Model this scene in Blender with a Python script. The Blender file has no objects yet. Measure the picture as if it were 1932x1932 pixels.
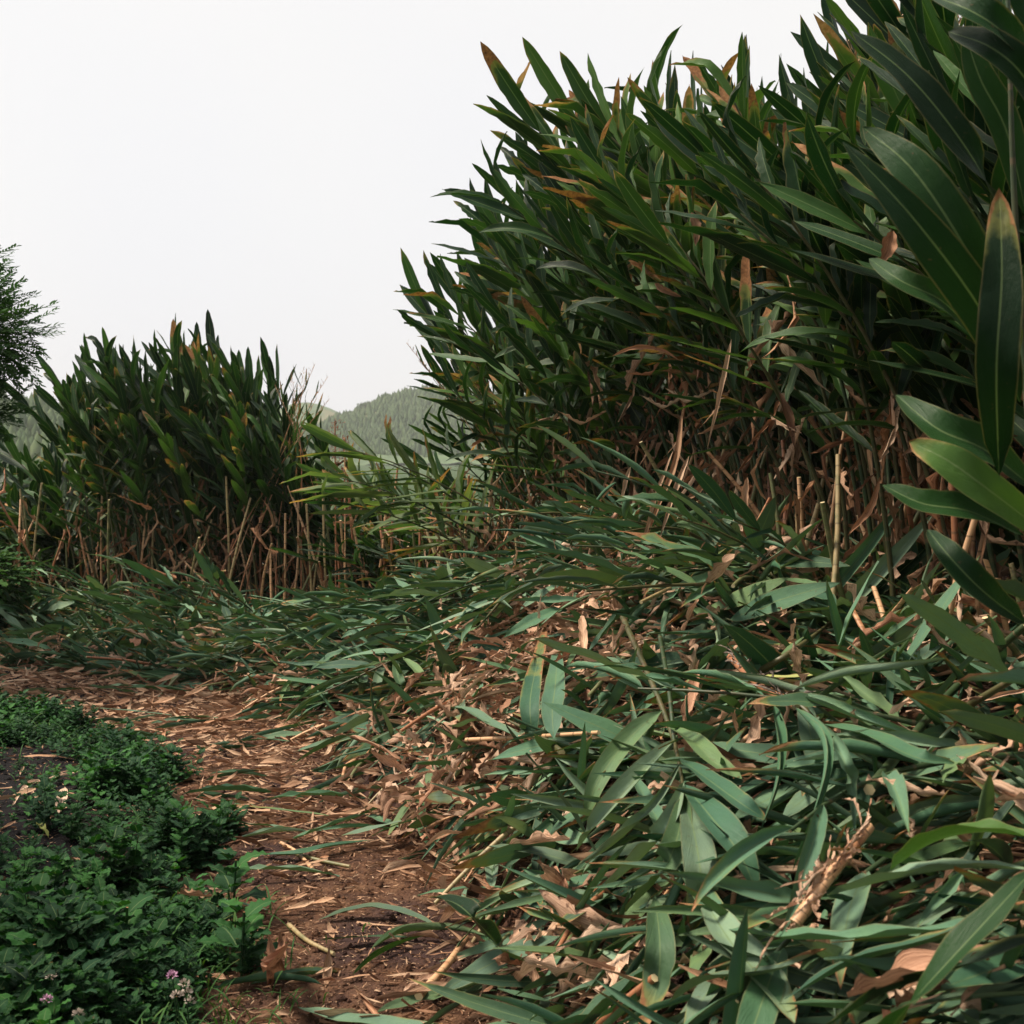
import bpy, math, random
import numpy as np
from mathutils import Vector, Matrix
random.seed(11); RS = np.random.RandomState(5)
R = math.radians; PI = math.pi
S = bpy.context.scene; COL = S.collection

# ------------------------------------------------------------------ camera, sky, sun, exposure
CAM = np.array([0.0, 0.0, 1.5]); PITCH = R(2.5); FPX = 2655.0; HALF = 966.0
cd = bpy.data.cameras.new('camera'); cam = bpy.data.objects.new('camera', cd); COL.objects.link(cam)
cam.location = CAM; cam.rotation_euler = (R(90) - PITCH, 0, 0)
cd.sensor_width = 36; cd.lens = 36 * FPX / 1932; cd.clip_start = 0.05; cd.clip_end = 5000
cd.dof.use_dof = True; cd.dof.focus_distance = 5.8; cd.dof.aperture_fstop = 9
S.camera = cam
S.view_settings.view_transform = 'Standard'; S.view_settings.look = 'None'
S.view_settings.exposure = 0.42; S.view_settings.gamma = 1.0
SUN_AZ, SUN_EL = R(-84), R(60)          # azimuth from +Y towards +X
wd = bpy.data.worlds.new('World'); S.world = wd; wd.use_nodes = True
wn, wl = wd.node_tree.nodes, wd.node_tree.links
sky = wn.new('ShaderNodeTexSky'); sky.sky_type = 'NISHITA'; sky.sun_disc = False
sky.sun_elevation = SUN_EL; sky.sun_rotation = SUN_AZ; sky.dust_density = 4; sky.air_density = 1.2
mixw = wn.new('ShaderNodeMixRGB'); mixw.inputs['Fac'].default_value = 0.86
tcw = wn.new('ShaderNodeTexCoord'); nzw = wn.new('ShaderNodeTexNoise'); nzw.inputs['Scale'].default_value = 1.1
nzw.inputs['Detail'].default_value = 3; wl.new(tcw.outputs['Generated'], nzw.inputs['Vector'])
crw = wn.new('ShaderNodeValToRGB'); wl.new(nzw.outputs['Fac'], crw.inputs['Fac'])
crw.color_ramp.elements[0].position = .3; crw.color_ramp.elements[1].position = .7
crw.color_ramp.elements[0].color = (7.0, 7.0, 7.45, 1); crw.color_ramp.elements[1].color = (8.1, 7.85, 7.45, 1)
wl.new(crw.outputs['Color'], mixw.inputs['Color2']); wl.new(sky.outputs['Color'], mixw.inputs['Color1'])
wl.new(mixw.outputs['Color'], wn['Background'].inputs['Color']); wn['Background'].inputs['Strength'].default_value = 0.1
sd = bpy.data.lights.new('sun', 'SUN'); sun = bpy.data.objects.new('sun', sd); COL.objects.link(sun)
sd.energy = 5.0; sd.angle = R(16); sd.color = (1, .89, .74)
sdir = Vector((math.sin(SUN_AZ) * math.cos(SUN_EL), math.cos(SUN_AZ) * math.cos(SUN_EL), math.sin(SUN_EL)))
sun.rotation_euler = (-sdir).to_track_quat('-Z', 'Y').to_euler(); sun.location = (0, 0, 30)
S.cycles.max_bounces = 6; S.cycles.diffuse_bounces = 2; S.cycles.glossy_bounces = 2
S.cycles.transmission_bounces = 4; S.cycles.volume_bounces = 0; S.cycles.transparent_max_bounces = 4

# ------------------------------------------------------------------ terrain shape
CREST = np.array([(1.45, -2, .6), (1.4, 2, .6), (1.35, 4, .78), (1.3, 5.5, .94), (1.05, 7.2, .90), (.4, 8.8, .52),
                  (-.1, 10.2, .14), (-.6, 11.5, .0), (-1.5, 12.0, .02), (-3, 12.3, .06), (-5, 12.6, .06), (-14, 13.5, .1)])
TOE = np.array([(.3, -2), (.3, 2), (.06, 3.5), (-.12, 4.5), (-.66, 6.0), (-1.1, 7.5), (-1.75, 8.6), (-3, 9.5), (-5, 9.9), (-14, 10.8)])
def pdist(P, L):
    """signed distance to a polyline (positive on its hill side) and arc parameter"""
    P = np.atleast_2d(P); best = np.full(len(P), 1e9); sg = np.zeros(len(P)); pr = np.zeros(len(P))
    for i in range(len(L) - 1):
        a, b = L[i, :2], L[i + 1, :2]; d = b - a; l2 = (d ** 2).sum()
        t = np.clip(((P - a) @ d) / l2, 0, 1); q = a + t[:, None] * d; r = P - q
        dd = np.hypot(r[:, 0], r[:, 1]); s = d[1] * r[:, 0] - d[0] * r[:, 1]
        m = dd < best - 1e-9; best = np.where(m, dd, best); sg = np.where(m, np.sign(s + 1e-12), sg); pr = np.where(m, i + t, pr)
    return best * sg, pr
def bump(X, Y):
    return (np.sin(X * 3.1 + 1.3 * np.sin(Y * 2.2)) * np.sin(Y * 2.7 + 1.1 * np.sin(X * 1.9 + 2)) * .5
            + np.sin(X * 7.3 + Y * 4.1 + 1) * np.sin(Y * 6.1 - X * 3.3) * .3 + np.sin(X * 13 + 2 * np.sin(Y * 5)) * np.sin(Y * 12.1 + X) * .15)
def tpar(X, Y):
    P = np.stack([X, Y], 1); dt, _ = pdist(P, TOE); dc, pr = pdist(P, CREST)
    t = np.where(dt <= 0, 0, np.where(dc >= 0, 1, dt / np.maximum(dt - dc, 1e-6)))
    return t, dt, dc, pr
def H(X, Y):
    X = np.atleast_1d(np.asarray(X, float)); Y = np.atleast_1d(np.asarray(Y, float))
    t, dt, dc, pr = tpar(X, Y)
    i = np.clip(pr.astype(int), 0, len(CREST) - 2); hc = CREST[i, 2] + (CREST[i + 1, 2] - CREST[i, 2]) * (pr - i)
    s = 1 - (1 - t) ** 2.1; s = s * np.clip(t / .08, 0, 1) ** .5
    far = np.clip((Y - 25) / 60, 0, 1)
    return hc * s * (1 - far) + .13 * np.exp(-((X - .5) / .5) ** 2 - ((Y - 7.7) / .9) ** 2) + bump(X, Y) * (.012 + .10 * np.clip(t * 4, 0, 1) * (1 - far)) - far * 2.5
def h1(x, y): return float(H(x, y)[0])
def nrm_at(x, y, e=.12):
    a = H([x + e, x - e, x, x], [y, y, y + e, y - e]); n = Vector(((a[1] - a[0]) / (2 * e), (a[3] - a[2]) / (2 * e), 1)); return n.normalized()
def ray(px, py):
    x = (px - HALF) / FPX; y = (HALF - py) / FPX; c, s = math.cos(PITCH), math.sin(PITCH)
    return np.array([x, c + y * s, -s + y * c])
def D(px, py, Y):
    d = ray(px, py); return CAM + d * (Y / d[1])
def G(px, py, off=0.0):
    d = ray(px, py); t = np.linspace(1.5, 16, 400); P = CAM + t[:, None] * d
    k = P[:, 2] < H(P[:, 0], P[:, 1]) + off; i = int(np.argmax(k)) if k.any() else 399
    return P[i]

# ------------------------------------------------------------------ mesh helpers
def unit(a): return a / np.maximum(np.linalg.norm(a, axis=-1, keepdims=True), 1e-9)
def mk_mesh(name, v, f, uv=None, rnd=None):
    me = bpy.data.meshes.new(name); n, m = len(v), len(f)
    me.vertices.add(n); me.vertices.foreach_set('co', np.ascontiguousarray(v, np.float32).ravel())
    me.loops.add(4 * m); me.loops.foreach_set('vertex_index', np.ascontiguousarray(f, np.int32).ravel())
    me.polygons.add(m); me.polygons.foreach_set('loop_start', np.arange(0, 4 * m, 4, dtype=np.int32))
    me.polygons.foreach_set('use_smooth', np.ones(m, bool))
    if uv is not None:
        l = me.uv_layers.new(name='UVMap'); l.data.foreach_set('uv', np.ascontiguousarray(uv[f.ravel()], np.float32).ravel())
    if rnd is not None:
        a = me.attributes.new('rnd', 'FLOAT', 'POINT'); a.data.foreach_set('value', np.ascontiguousarray(rnd, np.float32))
    me.update(calc_edges=True); me.validate(); return me
class Tpl:
    def __init__(s, v, f, uv): s.v, s.f, s.uv = np.asarray(v, float), np.asarray(f, int), np.asarray(uv, float)
def merge(ts):
    o = 0; V, F, U = [], [], []
    for t in ts: V.append(t.v); F.append(t.f + o); U.append(t.uv); o += len(t.v)
    return Tpl(np.concatenate(V), np.concatenate(F), np.concatenate(U))
def xf(t, M): M = np.array(M); return Tpl(t.v @ M[:3, :3].T + M[:3, 3], t.f, t.uv)
class Bag:
    def __init__(s): s.V, s.F, s.U, s.Rn, s.o = [], [], [], [], 0
    def many(s, t, Ms, rn=None):
        Ms = np.asarray(Ms, float); k = len(Ms)
        if not k: return
        rn = RS.rand(k) if rn is None else rn
        v = np.einsum('kij,nj->kni', Ms[:, :3, :3], t.v) + Ms[:, None, :3, 3]; n = len(t.v)
        s.V.append(v.reshape(-1, 3)); s.F.append((t.f[None] + (np.arange(k) * n)[:, None, None]).reshape(-1, 4) + s.o)
        s.U.append(np.tile(t.uv, (k, 1))); s.Rn.append(np.repeat(rn, n)); s.o += k * n
    def add(s, t, M=None, r=None): s.many(t, [np.eye(4) if M is None else np.array(M)], np.array([random.random() if r is None else r]))
    def mesh(s, name): return mk_mesh(name, np.concatenate(s.V), np.concatenate(s.F), np.concatenate(s.U), np.concatenate(s.Rn))
def lance(u): return np.clip(np.sin(PI * np.clip(u, 0, 1) ** .85), 0, 1) ** .8 * np.clip(u / .06, .12, 1)
def oblong(u): return np.clip(np.sin(PI * np.clip(u, 0, 1) ** .9), 0, 1) ** .55 * np.clip(u / .1, .1, 1)
def ovate(u): return np.clip(np.sin(PI * np.clip(u, 0, 1) ** .62), 0, 1) ** .75 * np.clip(u / .05, .1, 1)
def strap(u): return np.clip(u / .1, .3, 1) * np.clip((1 - u) / .25, .08, 1) ** .7
def blade(sp, nr, W, nv=6, fold=.3, curl=0., wave=.0, prof=lance, seed=0, ragged=0., twist=0., serr=0.):
    """a leaf surface along a spine"""
    rs = np.random.RandomState(seed); sp = np.asarray(sp, float); n = len(sp)
    T = unit(np.gradient(sp, axis=0)); N = np.asarray(nr, float) * np.ones((n, 1)); N = unit(N - (N * T).sum(1, keepdims=True) * T); B = np.cross(N, T)
    u = np.linspace(0, 1, n); w = prof(u) * W / 2 + .0006
    k = nv // 2; out = np.zeros((n, nv + 1, 3)); UV = np.zeros((n, nv + 1, 2))
    tw = twist * u; c, s_ = np.cos(tw)[:, None], np.sin(tw)[:, None]; N, B = N * c + B * s_, B * c - N * s_
    for side in (-1, 1):
        rw = np.ones(n)
        if ragged: rw = 1 - ragged * np.clip(rs.rand(n) * 1.6 - .5, 0, 1)
        if serr: rw = 1 - serr * (np.arange(n) % 2)
        x = np.zeros(n); z = np.zeros(n); ph = rs.rand() * 6.28; fr = 2 + rs.rand() * 3; cs = curl * (1 + .6 * (rs.rand() - .5)) * (.6 + .5 * np.sin(u * 3 + ph))
        for j in range(1, k + 1):
            a = fold + cs * (j - .5) / k; ds = w * rw / k
            x = x + np.cos(a) * ds; z = z + np.sin(a) * ds
            zz = z + wave * W * (j / k) ** 2 * np.sin(2 * PI * fr * u + ph)
            out[:, k + side * j] = sp + B * (side * x)[:, None] + N * zz[:, None]
            UV[:, k + side * j] = np.stack([u, np.full(n, .5 + side * .5 * j / k)], 1)
    out[:, k] = sp; UV[:, k] = np.stack([u, np.full(n, .5)], 1)
    i, j = np.meshgrid(np.arange(n - 1), np.arange(nv), indexing='ij'); a = (i * (nv + 1) + j).ravel()
    return Tpl(out.reshape(-1, 3), np.stack([a, a + 1, a + nv + 2, a + nv + 1], 1), UV.reshape(-1, 2))
def arc_leaf(L, W, nu=12, droop=.6, th0=.1, side=0., kink=None, **k):
    th = th0 - droop * np.linspace(0, 1, nu) ** 1.3
    if kink: th = th + np.where(np.linspace(0, 1, nu) > kink[0], kink[1], 0)
    d = L / (nu - 1); x = np.concatenate([[0], np.cumsum(np.cos(th[1:]) * d)]); z = np.concatenate([[0], np.cumsum(np.sin(th[1:]) * d)])
    y = side * L * np.linspace(0, 1, nu) ** 2
    N = np.stack([-np.sin(th), 0 * th, np.cos(th)], 1)
    return blade(np.stack([x, y, z], 1), N, W, **k)
def tube(P, r, sides=6, cap=True):
    P = np.asarray(P, float); n = len(P); r = np.ones(n) * r; T = unit(np.gradient(P, axis=0))
    h = np.array([0, 0, 1.]) if abs(T[0][2]) < .8 else np.array([1., 0, 0]); A = unit(np.cross(T, h)); B = np.cross(T, A)
    an = np.arange(sides) * 2 * PI / sides; v = P[:, None] + (A[:, None] * np.cos(an)[None, :, None] + B[:, None] * np.sin(an)[None, :, None]) * r[:, None, None]
    uv = np.stack(np.meshgrid(np.linspace(0, 1, n), an / 6.3, indexing='ij'), -1)
    f = [(i * sides + j, i * sides + (j + 1) % sides, (i + 1) * sides + (j + 1) % sides, (i + 1) * sides + j) for i in range(n - 1) for j in range(sides)]
    v = v.reshape(-1, 3); uv = uv.reshape(-1, 2)
    if cap and sides == 6:
        for e in (0, (n - 1) * sides):
            o = len(v); v = np.concatenate([v, v[e:e + 6]]); uv = np.concatenate([uv, np.full((6, 2), 2.)])
            f += [(o, o + 1, o + 2, o + 3), (o, o + 3, o + 4, o + 5)]
    return Tpl(v, f, uv)
def crom(P, n=16):
    P = np.asarray(P, float); P = np.concatenate([[2 * P[0] - P[1]], P, [2 * P[-1] - P[-2]]]); m = len(P) - 3; o = []
    for q in np.linspace(0, m - 1e-6, n):
        i = int(q); t = q - i; a, b, c, d = P[i:i + 4]
        o.append(.5 * (2 * b + (c - a) * t + (2 * a - 5 * b + 4 * c - d) * t * t + (3 * b - a - 3 * c + d) * t ** 3))
    return np.array(o)
def frame(pos, xd, zh, s=1.0, sy=None):
    x = Vector(xd).normalized(); z = Vector(zh); z = (z - x * z.dot(x)); z = z.normalized() if z.length > 1e-5 else x.orthogonal().normalized(); y = z.cross(x)
    sy = s if sy is None else sy
    return Matrix(((x.x * s, y.x * sy, z.x * s, pos[0]), (x.y * s, y.y * sy, z.y * s, pos[1]), (x.z * s, y.z * sy, z.z * s, pos[2]), (0, 0, 0, 1)))
def obj(name, me, mat=None, parent=None, M=None):
    o = bpy.data.objects.new(name, me); COL.objects.link(o)
    if mat and me and not me.materials: me.materials.append(mat)
    if parent: o.parent = parent
    if M is not None: o.matrix_basis = M
    return o
def tag(o, label=None, cat=None, group=None, kind=None):
    for k, v in (('label', label), ('category', cat), ('group', group), ('kind', kind)):
        if v: o[k] = v
    return o
def empty(name, M=None):
    o = bpy.data.objects.new(name, None); COL.objects.link(o); o.empty_display_size = .1
    if M is not None: o.matrix_basis = M
    return o
KIDS = {}
def part(name, me, mat, root, M=None):
    o = obj(name, me, mat, root, M); KIDS.setdefault(root.name, []).append(o); return o
def dup(root, M):
    r = root.copy(); COL.objects.link(r); r.matrix_basis = M
    for k in KIDS.get(root.name, []):
        c = k.copy(); COL.objects.link(c); c.parent = r; c.matrix_basis = k.matrix_basis
    return r

# ------------------------------------------------------------------ materials
class NT:
    def __init__(s, name):
        s.m = bpy.data.materials.new(name); s.m.use_nodes = True; s.t = s.m.node_tree; s.t.nodes.clear(); s.out = s.n('ShaderNodeOutputMaterial')
    def n(s, t, **k):
        q = s.t.nodes.new(t)
        for a, b in k.items(): setattr(q, a, b)
        return q
    def L(s, a, b): s.t.links.new(a, b)
    def inp(s, sock, v):
        if isinstance(v, bpy.types.NodeSocket): s.L(v, sock)
        else: sock.default_value = v
    def math(s, op, a, b=0., c=None, clamp=False):
        q = s.n('ShaderNodeMath', operation=op, use_clamp=clamp); s.inp(q.inputs[0], a); s.inp(q.inputs[1], b)
        if c is not None: s.inp(q.inputs[2], c)
        return q.outputs[0]
    def mix(s, f, a, b, mode='MIX'):
        q = s.n('ShaderNodeMixRGB', blend_type=mode); s.inp(q.inputs[0], f); s.inp(q.inputs[1], a); s.inp(q.inputs[2], b); return q.outputs[0]
    def ramp(s, f, els, interp='LINEAR'):
        q = s.n('ShaderNodeValToRGB'); q.color_ramp.interpolation = interp; e = q.color_ramp.elements
        while len(e) < len(els): e.new(.5)
        for i, (p, c) in enumerate(els): e[i].position = p; e[i].color = tuple(c) + (1,)
        s.L(f, q.inputs[0]); return q.outputs[0]
    def noise(s, vec, scale, detail=3, rough=.55):
        q = s.n('ShaderNodeTexNoise'); q.inputs['Scale'].default_value = scale; q.inputs['Detail'].default_value = detail; q.inputs['Roughness'].default_value = rough
        if vec is not None: s.L(vec, q.inputs['Vector'])
        return q.outputs['Fac']
    def smooth(s, x, a, b):
        q = s.n('ShaderNodeMapRange', interpolation_type='SMOOTHSTEP'); s.inp(q.inputs[0], x); s.inp(q.inputs[1], a); s.inp(q.inputs[2], b); return q.outputs[0]
    def rnd(s):
        a = s.n('ShaderNodeAttribute', attribute_name='rnd').outputs['Fac']; o = s.n('ShaderNodeObjectInfo').outputs['Random']
        return s.math('FRACT', s.math('ADD', s.math('MULTIPLY', a, 7.77), o))
    def done(s, col, rough, bump_h=None, bump_d=.002, trans=0., tcol=None, spec=.5, strength=.6):
        p = s.n('ShaderNodeBsdfPrincipled'); s.inp(p.inputs['Base Color'], col); s.inp(p.inputs['Roughness'], rough); p.inputs['Specular IOR Level'].default_value = spec
        if bump_h is not None:
            b = s.n('ShaderNodeBump'); b.inputs['Distance'].default_value = bump_d; b.inputs['Strength'].default_value = strength; s.L(bump_h, b.inputs['Height']); s.L(b.outputs[0], p.inputs['Normal'])
        sh = p.outputs[0]
        if trans:
            t = s.n('ShaderNodeBsdfTranslucent'); s.inp(t.inputs['Color'], tcol if tcol is not None else col)
            m = s.n('ShaderNodeMixShader'); m.inputs[0].default_value = trans; s.L(sh, m.inputs[1]); s.L(t.outputs[0], m.inputs[2]); sh = m.outputs[0]
        s.L(sh, s.out.inputs['Surface']); return s.m

def leaf_mat(name, cols, burn=.0, rough=.36, trans=.16, mottle=.45, spec=.2, margin=.35):
    s = NT(name); uv = s.n('ShaderNodeUVMap'); sep = s.n('ShaderNodeSeparateXYZ'); s.L(uv.outputs[0], sep.inputs[0]); u, v = sep.outputs[0], sep.outputs[1]
    r = s.rnd(); r2 = s.math('FRACT', s.math('MULTIPLY', r, 13.7)); r3 = s.math('FRACT', s.math('MULTIPLY', r, 41.3))
    av = s.math('MULTIPLY', s.math('ABSOLUTE', s.math('SUBTRACT', v, .5)), 2.)
    tc = s.n('ShaderNodeTexCoord'); mp = s.n('ShaderNodeVectorMath', operation='ADD'); s.L(tc.outputs['Object'], mp.inputs[0])
    cmb = s.n('ShaderNodeCombineXYZ'); s.L(s.math('MULTIPLY', r, 37.), cmb.inputs[0]); s.L(s.math('MULTIPLY', r, 19.), cmb.inputs[1]); s.L(cmb.outputs[0], mp.inputs[1])
    nz = s.noise(mp.outputs[0], 9, 4); nf = s.noise(mp.outputs[0], 60, 3)
    base = s.ramp(r, [(i / (len(cols) - 1), c) for i, c in enumerate(cols)])
    base = s.mix(s.math('MULTIPLY', s.smooth(nz, .35, .75), mottle), base, s.mix(1., base, (1.5, 1.35, .9, 1), 'MULTIPLY'))
    ph = s.math('ADD', s.math('MULTIPLY', u, 120.), s.math('MULTIPLY', av, -46.)); vc = s.n('ShaderNodeCombineXYZ'); s.L(s.math('MULTIPLY', ph, .55), vc.inputs[0]); s.L(s.math('MULTIPLY', r, 77.), vc.inputs[1]); s.L(s.math('MULTIPLY', av, .8), vc.inputs[2]); vein = s.math('MULTIPLY_ADD', s.noise(vc.outputs[0], 1., 3, .6), 2.6, -1.3)
    base = s.mix(s.math('MULTIPLY_ADD', vein, .30, .22, clamp=True), base, s.mix(1., base, (1.5, 1.45, 1.3, 1), 'MULTIPLY'))
    mid = s.math('SUBTRACT', 1., s.smooth(av, .02, .075)); base = s.mix(s.math('MULTIPLY', mid, .6), base, (.14, .2, .08, 1))
    th = s.math('ADD', s.math('MULTIPLY', r2, .75), 1.02 - burn)
    bm = s.math('ADD', s.math('MULTIPLY', s.math('POWER', u, 2.), .65), s.math('ADD', s.math('MULTIPLY', s.math('POWER', av, 3.), .22), s.math('MULTIPLY', nz, .75)))
    bmask = s.smooth(bm, th, s.math('ADD', th, .07))
    brown = s.ramp(s.math('ADD', s.math('MULTIPLY', nf, .7), s.math('MULTIPLY', r3, .4)), [(.2, (.06, .025, .012)), (.5, (.26, .12, .05)), (.8, (.48, .28, .14))])
    yel = s.smooth(bm, s.math('SUBTRACT', th, .14), th)
    base = s.mix(s.math('MULTIPLY', yel, .6), base, (.19, .19, .045, 1)); base = s.mix(bmask, base, brown)
    base = s.mix(s.math('MULTIPLY', s.smooth(s.math('ADD', av, s.math('MULTIPLY', nf, .08)), .93, 1.0), margin), base, (.2, .17, .07, 1))
    spot = s.smooth(nf, .68, .74); base = s.mix(s.math('MULTIPLY', spot, s.math('MULTIPLY', r3, .7)), base, (.1, .06, .03, 1))
    rg = s.mix(bmask, (rough,) * 3 + (1,), (.75,) * 3 + (1,)); rg = s.math('ADD', rg, s.math('MULTIPLY', nf, .15))
    hgt = s.math('ADD', s.math('MULTIPLY', vein, .3), s.math('ADD', s.math('MULTIPLY', nz, 1.8), s.math('MULTIPLY', nf, .6)))
    tcol = s.mix(1., base, (1.6, 1.8, .7, 1), 'MULTIPLY')
    return s.done(base, rg, hgt, .0025, trans, tcol, spec=spec, strength=.8)
def dry_mat(name, cols, trans=.12):
    s = NT(name); uv = s.n('ShaderNodeUVMap'); sep = s.n('ShaderNodeSeparateXYZ'); s.L(uv.outputs[0], sep.inputs[0]); u, v = sep.outputs[0], sep.outputs[1]; r = s.rnd()
    cmb = s.n('ShaderNodeCombineXYZ'); s.L(s.math('MULTIPLY', u, 1.6), cmb.inputs[0]); s.L(s.math('MULTIPLY', v, 9.), cmb.inputs[1]); s.L(s.math('MULTIPLY', r, 50.), cmb.inputs[2])
    st = s.noise(cmb.outputs[0], 2.2, 5, .65); tc = s.n('ShaderNodeTexCoord'); nf = s.noise(tc.outputs['Object'], 45, 4)
    base = s.ramp(r, [(i / (len(cols) - 1), c) for i, c in enumerate(cols)])
    base = s.mix(s.smooth(st, .38, .72), base, s.mix(1., base, (.42, .34, .28, 1), 'MULTIPLY')); base = s.mix(s.smooth(nf, .62, .72), base, s.mix(1., base, (.3, .25, .22, 1), 'MULTIPLY'))
    cut = s.math('GREATER_THAN', u, 1.5); base = s.mix(cut, base, (.62, .47, .27, 1))
    return s.done(base, s.math('MULTIPLY_ADD', nf, .3, .5), s.math('ADD', s.math('MULTIPLY', st, 1.6), nf), .003, trans, spec=.3)
def stem_mat(name, c1, c2):
    s = NT(name); uv = s.n('ShaderNodeUVMap'); sep = s.n('ShaderNodeSeparateXYZ'); s.L(uv.outputs[0], sep.inputs[0]); u = sep.outputs[0]; r = s.rnd()
    tc = s.n('ShaderNodeTexCoord'); nz = s.noise(tc.outputs['Object'], 14, 4); ring = s.smooth(s.math('SINE', s.math('MULTIPLY', u, 62.)), .93, .99)
    c = s.mix(s.smooth(s.math('ADD', nz, s.math('MULTIPLY', s.math('SUBTRACT', r, .5), .7)), .35, .65), c1 + (1,), c2 + (1,)); c = s.mix(s.math('MULTIPLY', ring, .7), c, (.12, .08, .04, 1))
    c = s.mix(s.math('GREATER_THAN', u, 1.5), c, (.62, .5, .28, 1))
    return s.done(c, .5, nz, .002)
M_GRN = leaf_mat('ginger_leaf_green', [(.003, .015, .005), (.006, .027, .007), (.013, .045, .010), (.004, .019, .009), (.034, .09, .02)], burn=.05)  # greens darkened so the hedge leaves look deep in shade
M_TOP = leaf_mat('ginger_leaf_scorched', [(.008, .028, .008), (.02, .055, .011), (.055, .12, .026), (.010, .033, .011)], burn=.45)
M_PAL = leaf_mat('ginger_leaf_pale', [(.05, .095, .035), (.09, .135, .055), (.035, .075, .03), (.12, .16, .08), (.015, .05, .015)], burn=.3, rough=.45, trans=.3)
M_FAL = leaf_mat('fallen_leaf_green', [(.028, .08, .048), (.065, .15, .09), (.115, .20, .135), (.01, .034, .019), (.19, .28, .20), (.032, .095, .048), (.10, .165, .075), (.013, .05, .03), (.075, .155, .10), (.02, .06, .026)], burn=.22, rough=.5, trans=.06, spec=.25)
M_YEL = leaf_mat('fallen_leaf_yellow', [(.27, .30, .1), (.32, .34, .13)], burn=.1, rough=.5, trans=.12)
M_DRY = dry_mat('dry_leaf', [(.55, .31, .19), (.68, .44, .29), (.76, .55, .40), (.42, .2, .11), (.72, .48, .33), (.28, .13, .07)])
M_CHP = dry_mat('dry_litter', [(.48, .25, .14), (.66, .42, .26), (.36, .18, .10), (.72, .5, .33), (.22, .11, .06), (.58, .36, .22)], trans=.05)
M_HNG = dry_mat('hanging_dry_leaf', [(.62, .38, .22), (.4, .17, .08), (.68, .48, .32), (.2, .09, .045), (.5, .3, .17), (.13, .06, .035), (.58, .3, .15)])
M_STM = stem_mat('ginger_stem', (.022, .045, .013), (.07, .065, .022)); M_CAN = stem_mat('cut_cane', (.32, .13, .06), (.58, .34, .18)); M_CANG = stem_mat('cut_cane_green', (.12, .13, .05), (.34, .25, .12))
M_WED = leaf_mat('weed_leaf', [(.006, .032, .011), (.012, .054, .015), (.008, .04, .017), (.028, .11, .022), (.003, .019, .008)], burn=-.1, rough=.6, trans=.15, spec=.2, margin=.0)
M_GRS = leaf_mat('grass_blade', [(.02, .08, .02), (.04, .12, .03), (.06, .13, .03)], burn=.0, rough=.5)
M_TRE = leaf_mat('tree_leaf', [(.012, .045, .012), (.02, .065, .018), (.04, .10, .025)], burn=-.2, rough=.65, trans=.2, spec=.12)
M_BLK = dry_mat('charred_sheath', [(.03, .022, .018), (.3, .24, .2), (.42, .33, .28), (.02, .015, .012)], trans=0)
M_RED = dry_mat('red_seed', [(.3, .08, .04), (.38, .13, .06), (.2, .06, .03)], trans=.05)
def flat(name, c, rough=.6):
    s = NT(name); tc = s.n('ShaderNodeTexCoord'); nz = s.noise(tc.outputs['Object'], 30, 3)
    return s.done(s.mix(nz, tuple(x * .7 for x in c) + (1,), c + (1,)), rough, nz, .002, .15)
M_PNK = flat('pink_petal', (.62, .34, .5)); M_WHT = flat('cream_petal', (.6, .5, .42)); M_COR = flat('coral_petal', (.75, .25, .2)); M_BRK = flat('bark', (.09, .07, .05), .9)

# ------------------------------------------------------------------ ground, hills, haze
def graded(a, b, lo, hi, step, grow=1.22):
    c = list(np.arange(lo, hi + 1e-6, step)); s = step
    while c[-1] < b: s *= grow; c.append(min(c[-1] + s, b))
    s = step
    while c[0] > a: s *= grow; c.insert(0, max(c[0] - s, a))
    return np.array(c)
gx = graded(-700, 700, -6, 3.5, .06); gy = graded(-60, 760, 2, 15, .06)
GX, GY = np.meshgrid(gx, gy, indexing='ij'); gz = H(GX.ravel(), GY.ravel())
i, j = np.meshgrid(np.arange(len(gx) - 1), np.arange(len(gy) - 1), indexing='ij'); a = (i * len(gy) + j).ravel()
s = NT('soil'); tc = s.n('ShaderNodeTexCoord'); P = tc.outputs['Object']; n1 = s.noise(P, 1.6, 5); n2 = s.noise(P, 11, 5, .65); n3 = s.noise(P, 90, 4, .7)
col = s.ramp(n2, [(.3, (.05, .024, .017)), (.5, (.15, .072, .04)), (.7, (.30, .16, .088))]); col = s.mix(s.smooth(n1, .45, .62), col, (.075, .04, .034, 1))
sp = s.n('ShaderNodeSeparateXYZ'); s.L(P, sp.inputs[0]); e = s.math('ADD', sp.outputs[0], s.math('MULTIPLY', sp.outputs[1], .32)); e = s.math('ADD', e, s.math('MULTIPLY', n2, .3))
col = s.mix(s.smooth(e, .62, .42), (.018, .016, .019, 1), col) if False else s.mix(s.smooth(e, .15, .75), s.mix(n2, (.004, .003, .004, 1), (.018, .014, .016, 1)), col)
grit = s.smooth(n3, .55, .7); col = s.mix(s.math('MULTIPLY', grit, .5), col, s.mix(1., col, (2.1, 1.8, 1.6, 1), 'MULTIPLY'))
col = s.mix(s.smooth(sp.outputs[1], 14., 22.), col, (.04, .07, .025, 1))
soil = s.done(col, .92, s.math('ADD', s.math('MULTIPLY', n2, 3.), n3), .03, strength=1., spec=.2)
ground = obj('ground', mk_mesh('ground', np.stack([GX.ravel(), GY.ravel(), gz], 1), np.stack([a, a + len(gy), a + len(gy) + 1, a + 1], 1)), soil); tag(ground, kind='structure')

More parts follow.
